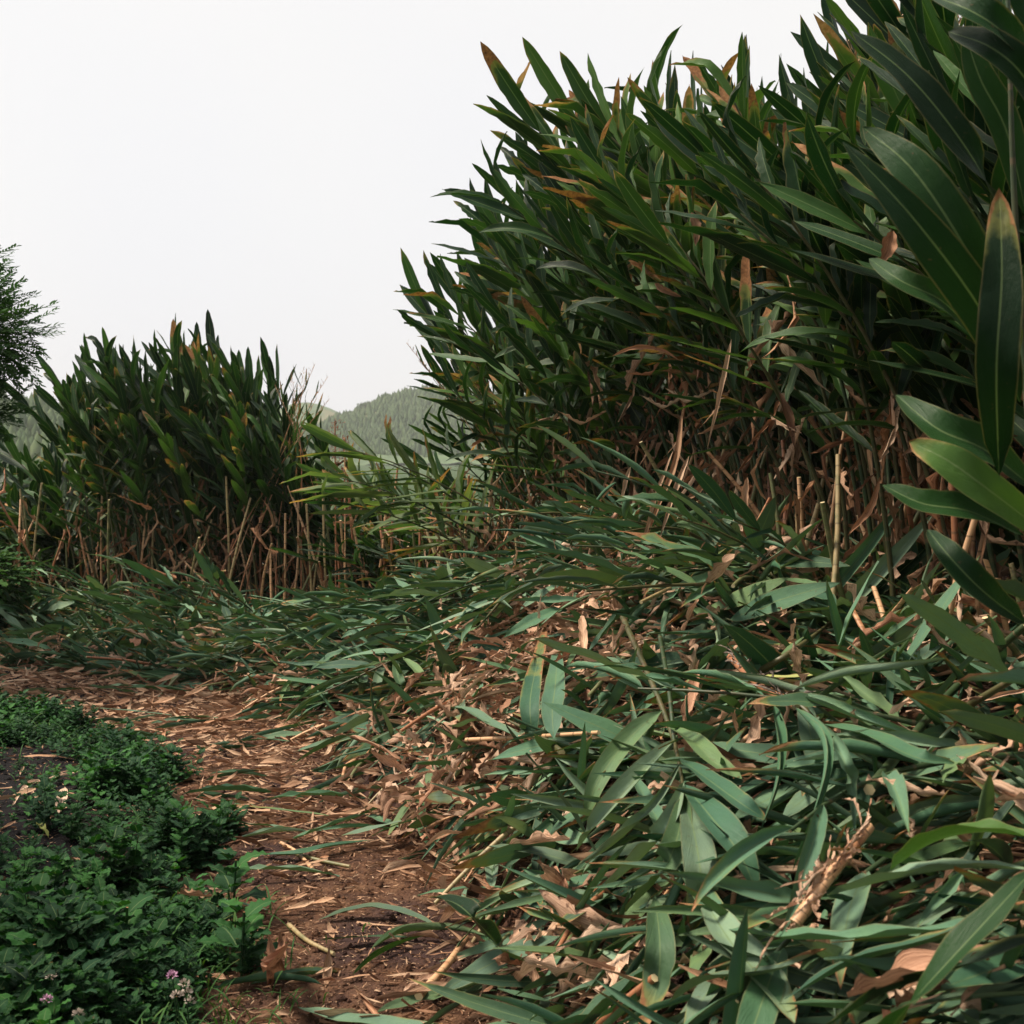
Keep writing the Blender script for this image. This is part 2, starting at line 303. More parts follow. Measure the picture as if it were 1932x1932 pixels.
def hill(name, fn, x0, x1, y0, y1, nx, ny, mat):
    X, Y = np.meshgrid(np.linspace(x0, x1, nx), np.linspace(y0, y1, ny), indexing='ij'); Z = fn(X, Y)
    i, j = np.meshgrid(np.arange(nx - 1), np.arange(ny - 1), indexing='ij'); a = (i * ny + j).ravel()
    o = obj(name, mk_mesh(name, np.stack([X.ravel(), Y.ravel(), Z.ravel()], 1), np.stack([a, a + ny, a + ny + 1, a + 1], 1)), mat); tag(o, kind='structure'); return o
s = NT('hill_cover'); tc = s.n('ShaderNodeTexCoord'); q = s.noise(tc.outputs['Object'], .12, 5, .7); w = s.noise(tc.outputs['Object'], .02, 3)
M_HIL = s.done(s.mix(s.smooth(w, .58, .66), s.ramp(q, [(.3, (.035, .065, .025)), (.7, (.09, .14, .05))]), (.16, .14, .07, 1)), .9, q, .5)
def g2(X, Y, cx, cy, sx, sy, a): return a * np.exp(-((X - cx) / sx) ** 2 - ((Y - cy) / sy) ** 2)
def fh(X, Y):
    return (-4 + g2(X, Y, -31, 500, 26, 70, 10.5) + g2(X, Y, -56, 510, 34, 80, 12.5) + g2(X, Y, 0, 520, 34, 90, 12) + g2(X, Y, 40, 520, 60, 90, 14)
            + .5 * np.sin(X * .35 + 1) * np.sin(Y * .1) + .3 * np.sin(X * .8))
hill('hill', fh, -95, 130, 380, 640, 160, 90, M_HIL)
def fl(X, Y): return -3 + g2(X, Y, -95, 230, 42, 50, 9.0) + g2(X, Y, -190, 260, 90, 60, 12) + .4 * np.sin(X * .3)
hill('wooded_ridge', fl, -380, -40, 150, 380, 140, 60, M_HIL)
hill('distant_ridge', lambda X, Y: -4 + g2(X, Y, -105, 700, 30, 60, 20.) + g2(X, Y, -60, 700, 90, 60, 12.), -260, 160, 640, 755, 80, 40, M_HIL)
# forest on the hills: ragged conical clumps, one mass
def clump(seed):
    rs = np.random.RandomState(seed); n, m = 5, 7; V, U = [], []
    for i in range(n):
        t = i / (n - 1); rr = (1 - t) ** .7 * (.55 if i else .4)
        for j in range(m): an = j * 2 * PI / m; k = rr * (.7 + .6 * rs.rand()); V.append((k * math.cos(an), k * math.sin(an), t * 1.3 + .1 * rs.rand())); U.append((t, j / m))
    F = [(i * m + j, i * m + (j + 1) % m, (i + 1) * m + (j + 1) % m, (i + 1) * m + j) for i in range(n - 1) for j in range(m)]
    return Tpl(V, F, U)
s = NT('forest_canopy'); r = s.rnd(); tc = s.n('ShaderNodeTexCoord')
M_FOR = s.done(s.mix(s.noise(tc.outputs['Object'], 1.5, 3), s.ramp(r, [(0, (.03, .06, .02)), (.5, (.06, .105, .035)), (1, (.12, .16, .06))]), (.05, .09, .03, 1)), .9)
def forest(name, fn, x0, x1, y0, y1, n, sc):
    X = RS.uniform(x0, x1, n); Y = RS.uniform(y0, y1, n); Z = fn(X, Y); k = Z > -2; X, Y, Z = X[k], Y[k], Z[k]
    b = Bag(); sq = RS.uniform(.6, 1.3, len(X)) * sc; part_ = np.arange(len(X)) % 4
    for q in range(4):
        m = part_ == q; Ms = np.zeros((m.sum(), 4, 4)); Ms[:, 0, 0] = sq[m]; Ms[:, 1, 1] = sq[m]; Ms[:, 2, 2] = sq[m] * RS.uniform(.8, 1.5, m.sum()); Ms[:, 3, 3] = 1
        Ms[:, 0, 3] = X[m]; Ms[:, 1, 3] = Y[m]; Ms[:, 2, 3] = Z[m] - .2; b.many(clump(q), Ms)
    tag(obj(name, b.mesh(name), M_FOR), 'hazy forest covering the far slopes', None, None, 'stuff')
forest('hill_forest', fh, -85, 40, 400, 540, 9000, 1.5)
forest('ridge_forest', fl, -160, -45, 180, 260, 3000, 2.0)
# a lone tree on the hill's shoulder
lt = empty('tree', Matrix.Translation(D(688, 776, 480))); tag(lt, 'small lone bare-branched tree on the shoulder of the hazy hill', 'tree')
tb = Bag(); tb.add(tube([(0, 0, -1.5), (0, 0, 1.2), (.3, 0, 2.4)], [.3, .22, .1]))
for k in range(7): tb.add(tube([(0, 0, .8 + k * .2), (math.cos(k * 2.1) * 1.1, math.sin(k * 2.1), 1.7 + k * .2), (math.cos(k * 2.1) * 2, math.sin(k * 2.1) * 1.8, 2. + k * .2)], [.12, .08, .05]))
part('trunk', tb.mesh('far_trunk'), M_BRK, lt)
cb = Bag()
for k in range(160): cb.add(clump(k % 4), Matrix.Translation((random.gauss(.0, 1.2), random.gauss(0, .9), 1.9 + random.gauss(0, .4))) @ Matrix.Diagonal((.4, .4, .25, 1)))
part('crown', cb.mesh('far_crown'), M_FOR, lt)
# air
hb = bpy.data.meshes.new('haze'); x0, x1, y0, y1, z0, z1 = -720, 720, -70, 780, -8, 32
hb.from_pydata([(x, y, z) for x in (x0, x1) for y in (y0, y1) for z in (z0, z1)], [], [(0, 1, 3, 2), (4, 6, 7, 5), (0, 4, 5, 1), (2, 3, 7, 6), (0, 2, 6, 4), (1, 5, 7, 3)])
s = NT('haze'); pv = s.n('ShaderNodeVolumePrincipled'); pv.inputs['Color'].default_value = (.96, .98, .97, 1); pv.inputs['Density'].default_value = .0004; pv.inputs['Anisotropy'].default_value = .3
s.L(pv.outputs[0], s.out.inputs['Volume']); tag(obj('haze', hb, s.m), 'pale damp air between the path and the hills', None, None, 'stuff')

# ------------------------------------------------------------------ leaf templates
def mset(name, n, fn): return [(fn(k)) for k in range(n)]
def rr(a, b): return random.uniform(a, b)
LIVE = [arc_leaf(rr(.40, .54), rr(.07, .10), 14, prof=oblong if k % 4 else lance, droop=rr(-.2, .25) if k % 4 else rr(.4, .9), th0=rr(-.05, .2), side=rr(-.12, .12), fold=rr(.15, .7), curl=rr(-.3, .5), wave=rr(.02, .06), seed=k, twist=rr(-.4, .4), ragged=.45 if k % 3 == 0 else .08, kink=(rr(.4, .8), rr(-1.3, -.5)) if k % 7 == 2 else None) for k in range(14)]
NARR = [arc_leaf(rr(.26, .36), rr(.026, .04), 9, droop=rr(.1, .8), fold=rr(.2, .5), curl=.2, wave=.05, seed=50 + k, nv=4, twist=rr(-.6, .6)) for k in range(5)]
DRYH = [arc_leaf(rr(.25, .42), rr(.03, .075), 12, droop=rr(-.5, .9), fold=rr(.5, 1.2), curl=rr(.8, 2.2), wave=rr(.1, .25), seed=80 + k, twist=rr(-2.5, 2.5), ragged=.6, kink=(rr(.3, .7), rr(-.9, .9)), prof=lance if k % 2 else strap) for k in range(10)]
FALL = [arc_leaf(rr(.38, .52), rr(.045, .082), 12, droop=rr(.0, .45), th0=rr(.0, .25), side=rr(-.22, .22), fold=rr(-.25, .8), curl=(rr(-.6, .8) if k % 2 else rr(1.2, 2.6)), wave=rr(.02, .1), seed=120 + k, twist=rr(-.7, .7), kink=(rr(.3, .7), rr(-.5, .4)) if k % 4 == 1 else None, ragged=.35 if k % 5 == 0 else 0) for k in range(16)]
DRYF = [arc_leaf(rr(.16, .36), rr(.03, .08), 11, droop=rr(-.5, .6), th0=rr(-.1, .3), side=rr(-.3, .3), fold=rr(-.4, 1.), curl=rr(.3, 2.4), wave=rr(.1, .3), seed=160 + k, twist=rr(-2, 2), ragged=.6, prof=(lance, strap, ovate)[k % 3], kink=(rr(.3, .7), rr(-1., 1.)) if k % 2 else None) for k in range(14)]
BEDL = [arc_leaf(rr(.34, .5), rr(.035, .075), 7, droop=rr(0, .4), th0=rr(0, .2), side=rr(-.2, .2), fold=rr(-.2, .8), curl=(rr(-.4, .5) if k % 2 else rr(1, 2.2)), wave=.06, seed=200 + k, nv=4, twist=rr(-.8, .8)) for k in range(12)]
CHIP = [arc_leaf(rr(.05, .14), rr(.008, .026), 5, droop=rr(-.6, .8), side=rr(-.3, .3), fold=rr(-.3, 1), curl=rr(0, 2), wave=.2, seed=230 + k, nv=4, twist=rr(-1.5, 1.5), prof=strap if k % 2 else lance) for k in range(12)]
STIK = [tube(crom([(0, 0, 0), (.12, rr(-.01, .01), .004), (.3, rr(-.02, .02), 0)], 5), [.006, .006, .005, .005, .004]) for k in range(4)]
me_of = lambda pre, L: [mk_mesh('%s' % pre, t.v, t.f, t.uv, np.full(len(t.v), random.random())) for t in L]
ME_G, ME_T, ME_P = me_of('leaf', LIVE), me_of('leaf', LIVE), me_of('leaf', LIVE)
ME_N = me_of('leaf', NARR); ME_H = me_of('dry_leaf', DRYH); ME_F = me_of('leaf', FALL); ME_D = me_of('dry_leaf', DRYF)
for L, m in ((ME_G, M_GRN), (ME_T, M_TOP), (ME_P, M_PAL), (ME_N, M_TOP), (ME_H, M_HNG), (ME_F, M_FAL), (ME_D, M_DRY)):
    for q in L: q.materials.append(m)

# ------------------------------------------------------------------ standing ginger shoots
HN = 2.2
def shoot_plan(lean, nleaf, ndry, seed, narrow=False, t0=.36):
    """stem points and leaf frames of one shoot, leaning along +X"""
    rg = random.Random(seed); T = np.linspace(0, 1, 9)
    bend = lambda t: Vector((lean * HN * t ** 1.7, .04 * math.sin(t * 4 + seed), HN * t * (1 - .12 * lean * t * t * 2)))
    st = [bend(t) for t in T]; az = rg.uniform(0, PI); leaves, dry = [], []
    for i in range(nleaf):
        t = t0 + (1 - t0) * (i / (nleaf - 1)) ** .9 * .995; p = bend(t); tg = (bend(min(t + .02, 1.02)) - bend(t - .02)).normalized()
        a = az + (0 if i % 2 else PI) + rg.uniform(-.45, .45) + i * .05; sd_ = Vector((math.cos(a), math.sin(a), 0)); sd_ = (sd_ - tg * sd_.dot(tg)).normalized()
        op = (.92 - .58 * (i / nleaf)) + rg.uniform(-.2, .2); d = (tg * math.cos(op) + sd_ * math.sin(op)).normalized()
        nz = (tg * math.sin(op) - sd_ * math.cos(op)); nz = (nz + Vector((rg.uniform(-.35, .35), rg.uniform(-.35, .35), .2))).normalized()
        s_ = rg.uniform(.85, 1.12) * (1.0 if i < nleaf - 3 else .85); leaves.append((frame(p, d, nz, s_), rg.randrange(100)))
    for i in range(ndry):
        t = rg.uniform(.12, .6); p = bend(t); a = rg.uniform(0, 2 * PI); d = Vector((math.cos(a) * .6 - .1, math.sin(a) * .6, rg.uniform(-1.6, -.3)))
        dry.append((frame(p, d, Vector((math.cos(a), math.sin(a), .5)), rg.uniform(.8, 1.25)), rg.randrange(100)))
    return st, leaves, dry
PLANS = []; LEANS = (.08, .24, .42, .62)
for li, ln in enumerate(LEANS):
    for k in range(4): PLANS.append((ln, shoot_plan(ln, 12 + k, 3 + k % 2, li * 10 + k, t0=.42 + .03 * k)))
BPL = [shoot_plan(LEANS[k % 3], 18, 1, 500 + k, t0=.06 if k % 2 else .3) for k in range(6)]
def stem_tpl(st, r0=.0125, r1=.004): return tube([tuple(p) for p in st], np.linspace(r0, r1, len(st)))
PROTO = {}
def proto(pi, kind):
    if (pi, kind) in PROTO: return PROTO[(pi, kind)]
    ln, (st, lv, dr) = PLANS[pi]; r = empty('ginger_shoot'); ML = {'g': ME_G, 't': ME_T, 'p': ME_P}[kind]
    if ('stem', pi) not in PROTO: t = stem_tpl(st); PROTO[('stem', pi)] = mk_mesh('stem', t.v, t.f, t.uv, np.full(len(t.v), random.random())); PROTO[('stem', pi)].materials.append(M_STM)
    part('stem', PROTO[('stem', pi)], M_STM, r)
    for M, q in lv: part('leaf', ML[q % 14], None, r, M)
    for M, q in dr: part('dry_leaf', ME_H[q % 10], None, r, M)
    r.location = (0, 0, -50); PROTO[(pi, kind)] = r; return r
used = set()
def place_shoot(x, y, height, lean, ldir, kind, label, group, tilt=0., smin=.88):
    li = min(range(4), key=lambda q: abs(LEANS[q] - lean)); pi = li * 4 + random.randrange(4); pr = proto(pi, kind)
    s_ = height / (HN * (1 - .2 * LEANS[li])); sw = min(max(s_, smin), 1.22)
    M = Matrix.Translation((x, y, h1(x, y) - .03)) @ Matrix.Rotation(math.atan2(ldir[1], ldir[0]) + rr(-.25, .25), 4, 'Z') @ Matrix.Rotation(tilt + rr(-.05, .05), 4, 'Y') @ Matrix.Diagonal((sw, sw, s_, 1))
    if (pi, kind) in used: o = dup(pr, M)
    else: used.add((pi, kind)); o = pr; o.matrix_basis = M
    tag(o, label, 'ginger plant', group); return o
PROF_H = [(600, 960), (700, 950), (840, 880), (885, 640), (905, 450), (940, 390), (985, 310), (1010, 220), (1070, 150), (1190, 170), (1300, 175), (1360, 160), (1440, 120), (1520, 120), (1600, 90), (1680, 30), (1760, -20), (1932, -90), (2600, -300)]
PROF_L = [(-200, 1010), (75, 1000), (110, 800), (135, 735), (140, 690), (200, 655), (260, 635), (300, 650), (360, 640), (430, 650), (480, 715), (540, 775), (575, 800), (600, 900), (700, 960), (760, 970), (860, 960)]
def prof(P, x): return float(np.interp(x, [a for a, b in P], [b for a, b in P]))
def crest_pt(q, off):
    i = int(q); t = q - i; a, b = CREST[i], CREST[min(i + 1, len(CREST) - 1)]; d = (b - a)[:2]; n = np.array([d[1], -d[0]]); n = n / np.hypot(*n); p = a[:2] + d * t + n * off
    return p, -n
def fit_height(x, y, lean, ldir, P, fac):
    h = 2.0
    for _ in range(5):
        tx, ty = x + ldir[0] * lean * h, y + ldir[1] * lean * h; px = HALF + tx / ty * FPX; z = D(px, prof(P, px), ty)[2]; h = .5 * h + .5 * (z - h1(x, y))
    return float(np.clip((h - .12) * fac, .7, 2.9))
segl = np.hypot(*np.diff(CREST[:, :2], axis=0).T); cum = np.concatenate([[0], np.cumsum(segl)])
def q_of(s_): return float(np.interp(s_, cum, np.arange(len(CREST))))
S_H0, S_H1 = cum[1] + 1.6, cum[7]; S_L0, S_L1 = cum[7] - .2, cum[10] + .5
ld = lambda n, a=.75: (lambda v: v / np.hypot(*v))(np.array([n[0] * (1 - a) - a, n[1] * (1 - a) - .12]))
for k in range(165):
    s_ = S_H0 + (S_H1 - S_H0) * ((k + random.random()) / 165); off = rr(0, .75) if k % 3 else rr(0, .3); p, n = crest_pt(q_of(s_), off)
    lean = (rr(.1, .42) if p[1] < 7 else rr(.3, .62)) * (1 - .3 * off); l = ld(n, rr(.5, .95)); hh = fit_height(p[0], p[1], lean, l, PROF_H, rr(.66, .95) if off < .4 else rr(.84, 1.06))
    if hh < 1.4: continue
    if p[1] < 5.0: lab, g, kd = 'tall dark ginger shoot of the near hedge, close beside the heaped cuttings', 'near ginger shoots of the tall hedge', 't' if hh > 1.7 and k % 2 else 'g'
    elif p[1] < 8.3: lab, g, kd = 'tall ginger shoot with scorched leaf tips behind the highest part of the heap', 'middle ginger shoots of the tall hedge', 't' if k % 3 else 'g'
    else: lab, g, kd = 'leafy ginger shoot leaning out at the end of the tall hedge beside the gap', 'end ginger shoots of the tall hedge', 't' if k % 2 else 'g'
    place_shoot(p[0], p[1], hh, lean, l, kd, lab, g)
for k in range(100):
    s_ = S_L0 + (S_L1 - S_L0) * ((k + random.random()) / 100); off = rr(0, .7); p, n = crest_pt(q_of(s_), off)
    lean = rr(.06, .36); l = ld(n, .85); hh = fit_height(p[0], p[1], lean, l, PROF_L, rr(.68, .9) if off < .3 else rr(.9, 1.04))
    if p[0] < -3: lab, g = 'ginger shoot leaning over in the lower thicket, on the side of the tree', 'ginger shoots of the low thicket near the tree'
    else: lab, g = 'upright ginger shoot in the lower thicket, on the side of the gap', 'ginger shoots of the low thicket near the gap'
    place_shoot(p[0], p[1], hh, lean, l, 'g' if k % 3 else 't', lab, g)
# pale shoots sprawling in front of the hill
for k, (bx, by, hh, ln, l) in enumerate([(.25, 9.9, 1.4, .42, (-1, -.1)), (.15, 10.1, 1.45, .42, (-1, .1)), (.1, 10.6, 1.5, .42, (-1, 0)), (.3, 9.6, 1.4, .42, (-1, .1)), (.4, 9.3, 1.45, .42, (-1, -.2)), (.2, 9.9, 1.3, .42, (-1, -.4)), (.35, 9.7, 1.5, .42, (-1, .05))]):
    place_shoot(bx, by, hh * 1.03, ln, l, 'p', 'pale green ginger shoot sprawling sideways in the gap below the hazy hill', 'pale ginger shoots in the gap', tilt=.3, smin=1.15)
# backing growth
back = Bag(); bstem = Bag(); bdry = Bag()
LOW = [arc_leaf(.5, rr(.08, .11), 7, prof=oblong, droop=rr(-.1, .4), fold=rr(.1, .4), curl=rr(-.2, .3), wave=.05, seed=300 + k, nv=4, twist=rr(-.5, .5)) for k in range(8)]
acc = {k: [] for k in range(8)}; accd = {k: [] for k in range(4)}
def back_shoot(x, y, hh, lean, l):
    st, lv, dr = BPL[random.randrange(6)]; s_ = hh / HN
    M = Matrix.Translation((x, y, h1(x, y) - .03)) @ Matrix.Rotation(math.atan2(l[1], l[0]) + rr(-.3, .3), 4, 'Z') @ Matrix.Diagonal((1, 1, s_, 1))
    bstem.add(xf(stem_tpl(st), M))
    for m, q in lv: acc[q % 8].append(np.array(M @ m))
    for m, q in (dr[:1] if random.random() < .35 else []): accd[q % 4].append(np.array(M @ m))
for k in range(400):
    s_ = rr(.3, S_H1); off = rr(.5, 2.1) if s_ > S_H0 else rr(.1, 1.6); p, n = crest_pt(q_of(s_), off); l = ld(n); lean = rr(.05, .35)
    if p[1] < 3.6 and off < .85 + .25 * (p[1] - .5) / 3 and p[1] > .2: continue
    back_shoot(p[0], p[1], fit_height(p[0], p[1], lean, l, PROF_H, rr(.75, 1.0)) if p[1] > 2.6 else rr(2.3, 2.9), lean, l)  # hedge end out of view near the camera, kept tall to add shade
for k in range(190):
    s_ = rr(S_L0, S_L1 + 1.5); off = rr(.45, 2.2); p, n = crest_pt(q_of(s_), off); l = ld(n); lean = rr(.05, .35); back_shoot(p[0], p[1], fit_height(p[0], p[1], lean, l, PROF_L, rr(.75, 1.0)), lean, l)
# unseen hedge beside the viewer, added so that its shade falls on the weeds
for k in range(110):
    x, y = -3.3 - abs(random.gauss(0, .6)), rr(.2, 5.6)
    if x / max(y, .1) * FPX > -1130: continue
    back_shoot(x, y, rr(1.9, 2.5), rr(.05, .3), (1, 0))
for k in range(8): back.many(LOW[k], acc[k])
for k in range(4): bdry.many(DRYH[k], accd[k])
bt = empty('ginger_thicket'); tag(bt, 'dense dark ginger growth behind the front shoots, plus an added unseen hedge shading the weeds', None, None, 'stuff')
part('foliage', back.mesh('thicket_foliage'), M_GRN, bt)['kind'] = 'stuff'; part('stems', bstem.mesh('thicket_stems'), M_STM, bt)['kind'] = 'stuff'; part('dry_leaves', bdry.mesh('thicket_dry'), M_HNG, bt)['kind'] = 'stuff'

# narrow-leaved spiky stalks with bare seed spikes
def spiky(seed, hgt):
    rg = random.Random(seed); r = empty('spiky_stalk'); pts = [Vector((.18 * hgt * t ** 2, .03 * math.sin(5 * t + seed), hgt * t)) for t in np.linspace(0, 1, 9)]
    t = tube([tuple(p) for p in pts], np.linspace(.008, .0015, 9)); part('stem', mk_mesh('stem', t.v, t.f, t.uv, np.full(len(t.v), .4)), M_CAN, r)
    for i in range(16):
        q = .45 + .5 * i / 16; p = pts[0].lerp(pts[8], q); p.x = .18 * hgt * q * q; a = i * 2.6 + rg.random(); d = Vector((math.cos(a) * .5, math.sin(a) * .5, 1)); part('leaf', ME_N[i % 5], None, r, frame(p, d, Vector((math.cos(a), math.sin(a), .1)), rg.uniform(.4, .75)))
    b = Bag()
    for i in range(26):
        q = .8 + .2 * i / 26; p = (.18 * hgt * q * q, 0, hgt * q); a = i * 2.4; b.add(CHIP[i % 12], frame(p, (math.cos(a) * .4, math.sin(a) * .4, 1), (math.cos(a), math.sin(a), 0), .45))
    part('seed_spike', b.mesh('seed_spike'), M_CHP, r); r.location = (0, 0, -50); return r
SP = [spiky(k, 2.3) for k in range(3)]; first = set()
for k, (px, py, Y, az, tl, zone) in enumerate([(555, 700, 12.1, 1.2, .05, 0), (575, 690, 12.2, .3, .1, 0), (600, 700, 12.3, .2, .25, 0), (612, 735, 12.1, 0, .35, 0), (540, 715, 12.0, 2, .0, 0), (590, 745, 12.0, .5, .2, 0), (520, 730, 12.2, 3, .1, 0),
                                               (765, 625, 9.6, 3.1, .35, 1), (775, 655, 9.7, 3.2, .42, 1), (800, 640, 9.5, 3.0, .3, 1), (820, 615, 9.4, 2.9, .22, 1), (850, 640, 9.3, 3.3, .2, 1), (845, 700, 9.6, 3.2, .3, 1), (1740, 10, 5.6, 2.8, .05, 2), (1700, 30, 5.7, 1.5, .1, 2), (1650, 70, 5.9, 3, .1, 2), (1800, -20, 5.4, 0, .05, 2)]):
    top = D(px, py, Y); s_ = 1.0; ext = 2.3 * .97
    base = Vector((top[0] - math.cos(az) * math.sin(tl) * ext - math.cos(az) * .35, Y, 0)); base.z = h1(base.x, base.y) - .03; s_ = (top[2] - base.z) / (2.3 * math.cos(tl) * .97)
    M = Matrix.Translation(base) @ Matrix.Rotation(az, 4, 'Z') @ Matrix.Rotation(tl, 4, 'Y') @ Matrix.Scale(max(s_, .5), 4)
    pr = SP[k % 3]
    if k % 3 in first: o = dup(pr, M)
    else: first.add(k % 3); o = pr; o.matrix_basis = M
    lab, g = [('thin feathery seed stalk standing out of the low thicket beside the hill', 'feathery stalks of the low thicket'), ('thin feathery stalk reaching sideways from the end of the tall hedge', 'feathery stalks at the hedge end'), ('thin brown seed stalk rising above the near crest of the tall hedge', 'seed stalks above the tall hedge')][zone]
    tag(o, lab, 'seed stalk', g)
for px, Y, lab in ((632, 11.6, 'thick rust red seed stalk between the low thicket and the hill'), (650, 11.5, 'thinner rust red seed stalk nearest the pale ginger leaves')):
    a = D(px, 795 if px < 640 else 825, Y); g = h1(a[0], a[1]); r = empty('seed_stalk', Matrix.Translation((a[0], a[1], g))); tag(r, lab, 'seed stalk'); hgt = a[2] - g
    t = tube([(0, 0, 0), (0, 0, hgt)], .006); part('stem', mk_mesh('stem', t.v, t.f, t.uv), M_CAN, r); b = Bag()
    for i in range(240):
        q = rr(.6, 1) * hgt; b.add(CHIP[i % 12], Matrix.Translation((random.gauss(0, .022), random.gauss(0, .022), q)) @ Matrix.Rotation(rr(0, 6), 4, 'Z') @ Matrix.Rotation(rr(-1.2, .2), 4, 'Y') @ Matrix.Scale(.4, 4))
    part('seed_spike', b.mesh('seed_spike'), M_RED, r)

# ------------------------------------------------------------------ cut canes still standing
CANE = []
for k in range(8):
    g = k % 3 == 0; lx = rr(-.25, .3); t = tube(crom([(0, 0, -.05), (lx * .4, rr(-.02, .02), .5), (lx, rr(-.05, .05), 1.)], 6), np.linspace(.012, .009, 6)); me = mk_mesh('cane', t.v, t.f, t.uv, np.full(len(t.v), random.random())); me.materials.append(M_CANG if g else M_CAN); CANE.append(me)
for k in range(280):
    if k < 170: s_ = rr(S_L0 - 1.6, S_L1) if k % 3 else rr(S_L0 - 1.6, S_L0 + 1.8); zone = 0
    else: s_ = rr(S_H0 + .3, S_H1 - .8); zone = 1
    off = rr(-.25, .35); p, n = crest_pt(q_of(s_), off); hh = rr(.3, 1.35) if zone == 0 else rr(.12, .75)
    M = Matrix.Translation((p[0], p[1], h1(p[0], p[1]))) @ Matrix.Rotation(rr(0, 6.28), 4, 'Z') @ Matrix.Rotation(random.gauss(0, .26), 4, 'Y') @ Matrix.Diagonal((1, 1, hh, 1))
    tag(obj('cut_cane', CANE[k % 8], None, None, M), ['bare cut cane standing at the foot of the low thicket', 'short cut cane poking out at the foot of the tall hedge'][zone], 'cane', ['cut canes along the low thicket', 'cut canes along the tall hedge'][zone])
# dry leaves caught in the hedges
for k in range(265):
    z0 = k < 145; s_ = rr(S_H0 + .4, S_H1) if z0 else rr(S_L0, S_L1); off = rr(-.3, .25); p, n = crest_pt(q_of(s_), off); z = h1(p[0], p[1]) + (rr(.1, 1.35) if z0 else rr(.15, 1.1)) ; a = rr(0, 6.28)
    M = frame((p[0], p[1], z), (math.cos(a) * .45 - .15, math.sin(a) * .45, -1 if random.random() < .85 else .2), (math.cos(a), math.sin(a), .3), rr(.7, 1.25), rr(.6, 1.1))
    tag(obj('hanging_dry_leaf', ME_H[k % 10], None, None, M), 'curled tan dry leaf hanging in the lower part of the tall hedge' if z0 else 'curled tan dry leaf hanging among the canes of the low thicket', 'dry leaf', 'dry leaves hanging in the tall hedge' if z0 else 'dry leaves hanging in the low thicket')

# ------------------------------------------------------------------ the heap of cuttings
def flow(x, y):
    e = .2; t, _, _, _ = tpar(np.array([x + e, x - e, x, x]), np.array([y, y, y + e, y - e])); g = np.array([t[0] - t[1], t[2] - t[3]])
    f = -g / np.hypot(*g) if np.hypot(*g) > 1e-4 else np.array([-1., 0]); k = min(1., max(0., (8.2 - y) / 2.0)); f = f * (1 - .65 * k) + np.array([-.12, -.95]) * k
    return f / np.hypot(*f)
def dryness(x, y):
    return float(np.clip(1.0 * math.exp(-((x - .12) / .48) ** 2 - ((y - 6.0) / 1.0) ** 2) + .35 * math.exp(-((x + .45) / .3) ** 2 - ((y - 5.3) / .6) ** 2) + .22 * (math.sin(x * 4.3 + y) * math.sin(y * 3.1 - x) > .25), 0, .88))
def heap_points(n, tlo=.05, thi=1.08, ymin=2.2, bias=1.0):
    out = []
    while len(out) < n:
        X = RS.uniform(-6, 2.0, 4000); Y = ymin + (13 - ymin) * RS.rand(4000) ** bias; t, dt, dc, pr = tpar(X, Y); px = HALF + X / Y * FPX
        k = (t > tlo) & (dc < .5) & (t <= thi) & (px > -150) & (px < 2150); out += list(zip(X[k], Y[k], t[k]))
    random.shuffle(out); return out[:n]
def lay(x, y, spread, lift, sc, roll=.25, sy=None, pitch=.0):
    f = flow(x, y); a = math.atan2(f[1], f[0]) + random.gauss(0, spread); n = nrm_at(x, y); n = (n + Vector((random.gauss(0, roll), random.gauss(0, roll), 0))).normalized()
    d = Vector((math.cos(a), math.sin(a), 0)); d = (d - n * d.dot(n)).normalized() + n * pitch
    return frame((x, y, h1(x, y) + lift), d, n, sc, sy)
bed = {k: [] for k in range(12)}
for i, (x, y, t) in enumerate(heap_points(12500, .03, bias=1.25)):
    if random.random() < dryness(x, y) * .75 or random.random() > .3 + t * 3: continue
    bed[i % 12].append(np.array(lay(x, y, .95, rr(-.02, .02) + .11 * max(0, math.sin(x * 9 + 3 * math.sin(y * 4)) * math.sin(y * 8 + x * 2)) * random.random(), rr(.55, 1.1), .45, pitch=rr(-.2, .35))))
for i, (x, y, t) in enumerate(heap_points(4200, .0, ymin=8.8)): bed[i % 12].append(np.array(lay(x, y, 1.2, rr(.0, .05), rr(.6, 1.05), .4, pitch=rr(-.15, .25))))
bb = Bag()
for k in range(12): bb.many(BEDL[k], bed[k])
tag(obj('leaf_litter', bb.mesh('leaf_litter'), M_FAL), 'thick matted bed of cut green ginger leaves', None, None, 'stuff')
# dry fragments on heap and path
db = Bag(); dd = {k: [] for k in range(14)}
for i, (x, y, t) in enumerate(heap_points(7500, .0, bias=1.2)):
    if random.random() > .19 + dryness(x, y): continue
    dd[i % 14].append(np.array(lay(x, y, 1.4, rr(.02, .14) + .07 * (random.random() < dryness(x, y)), rr(.4, .95), .5, sy=rr(.35, .8), pitch=rr(-.15, .3))))
for k in range(14): db.many(DRYF[k], dd[k])
tag(obj('dry_leaf_litter', db.mesh('dry_leaf_litter'), M_DRY), 'scattered crumpled tan leaf scraps over the heap', None, None, 'stuff')
WEEDR = [(2.4, -.55), (3.68, -.80), (4.98, -1.06), (6.3, -1.5), (7.24, -2.0), (8.1, -2.8), (8.65, -3.5), (9.2, -6)]
SOILR = [(3.95, -9), (4.0, -1.42), (4.7, -1.29), (5.3, -1.46), (6.3, -1.75), (6.9, -2.0), (7.2, -9)]
def wr(y): return float(np.interp(y, [a for a, b in WEEDR], [b for a, b in WEEDR]))
def sr(y): return float(np.interp(y, [a for a, b in SOILR], [b for a, b in SOILR])) if 3.95 < y < 7.2 else -99.
cb = Bag(); cc = {k: [] for k in range(12)}; n = 0
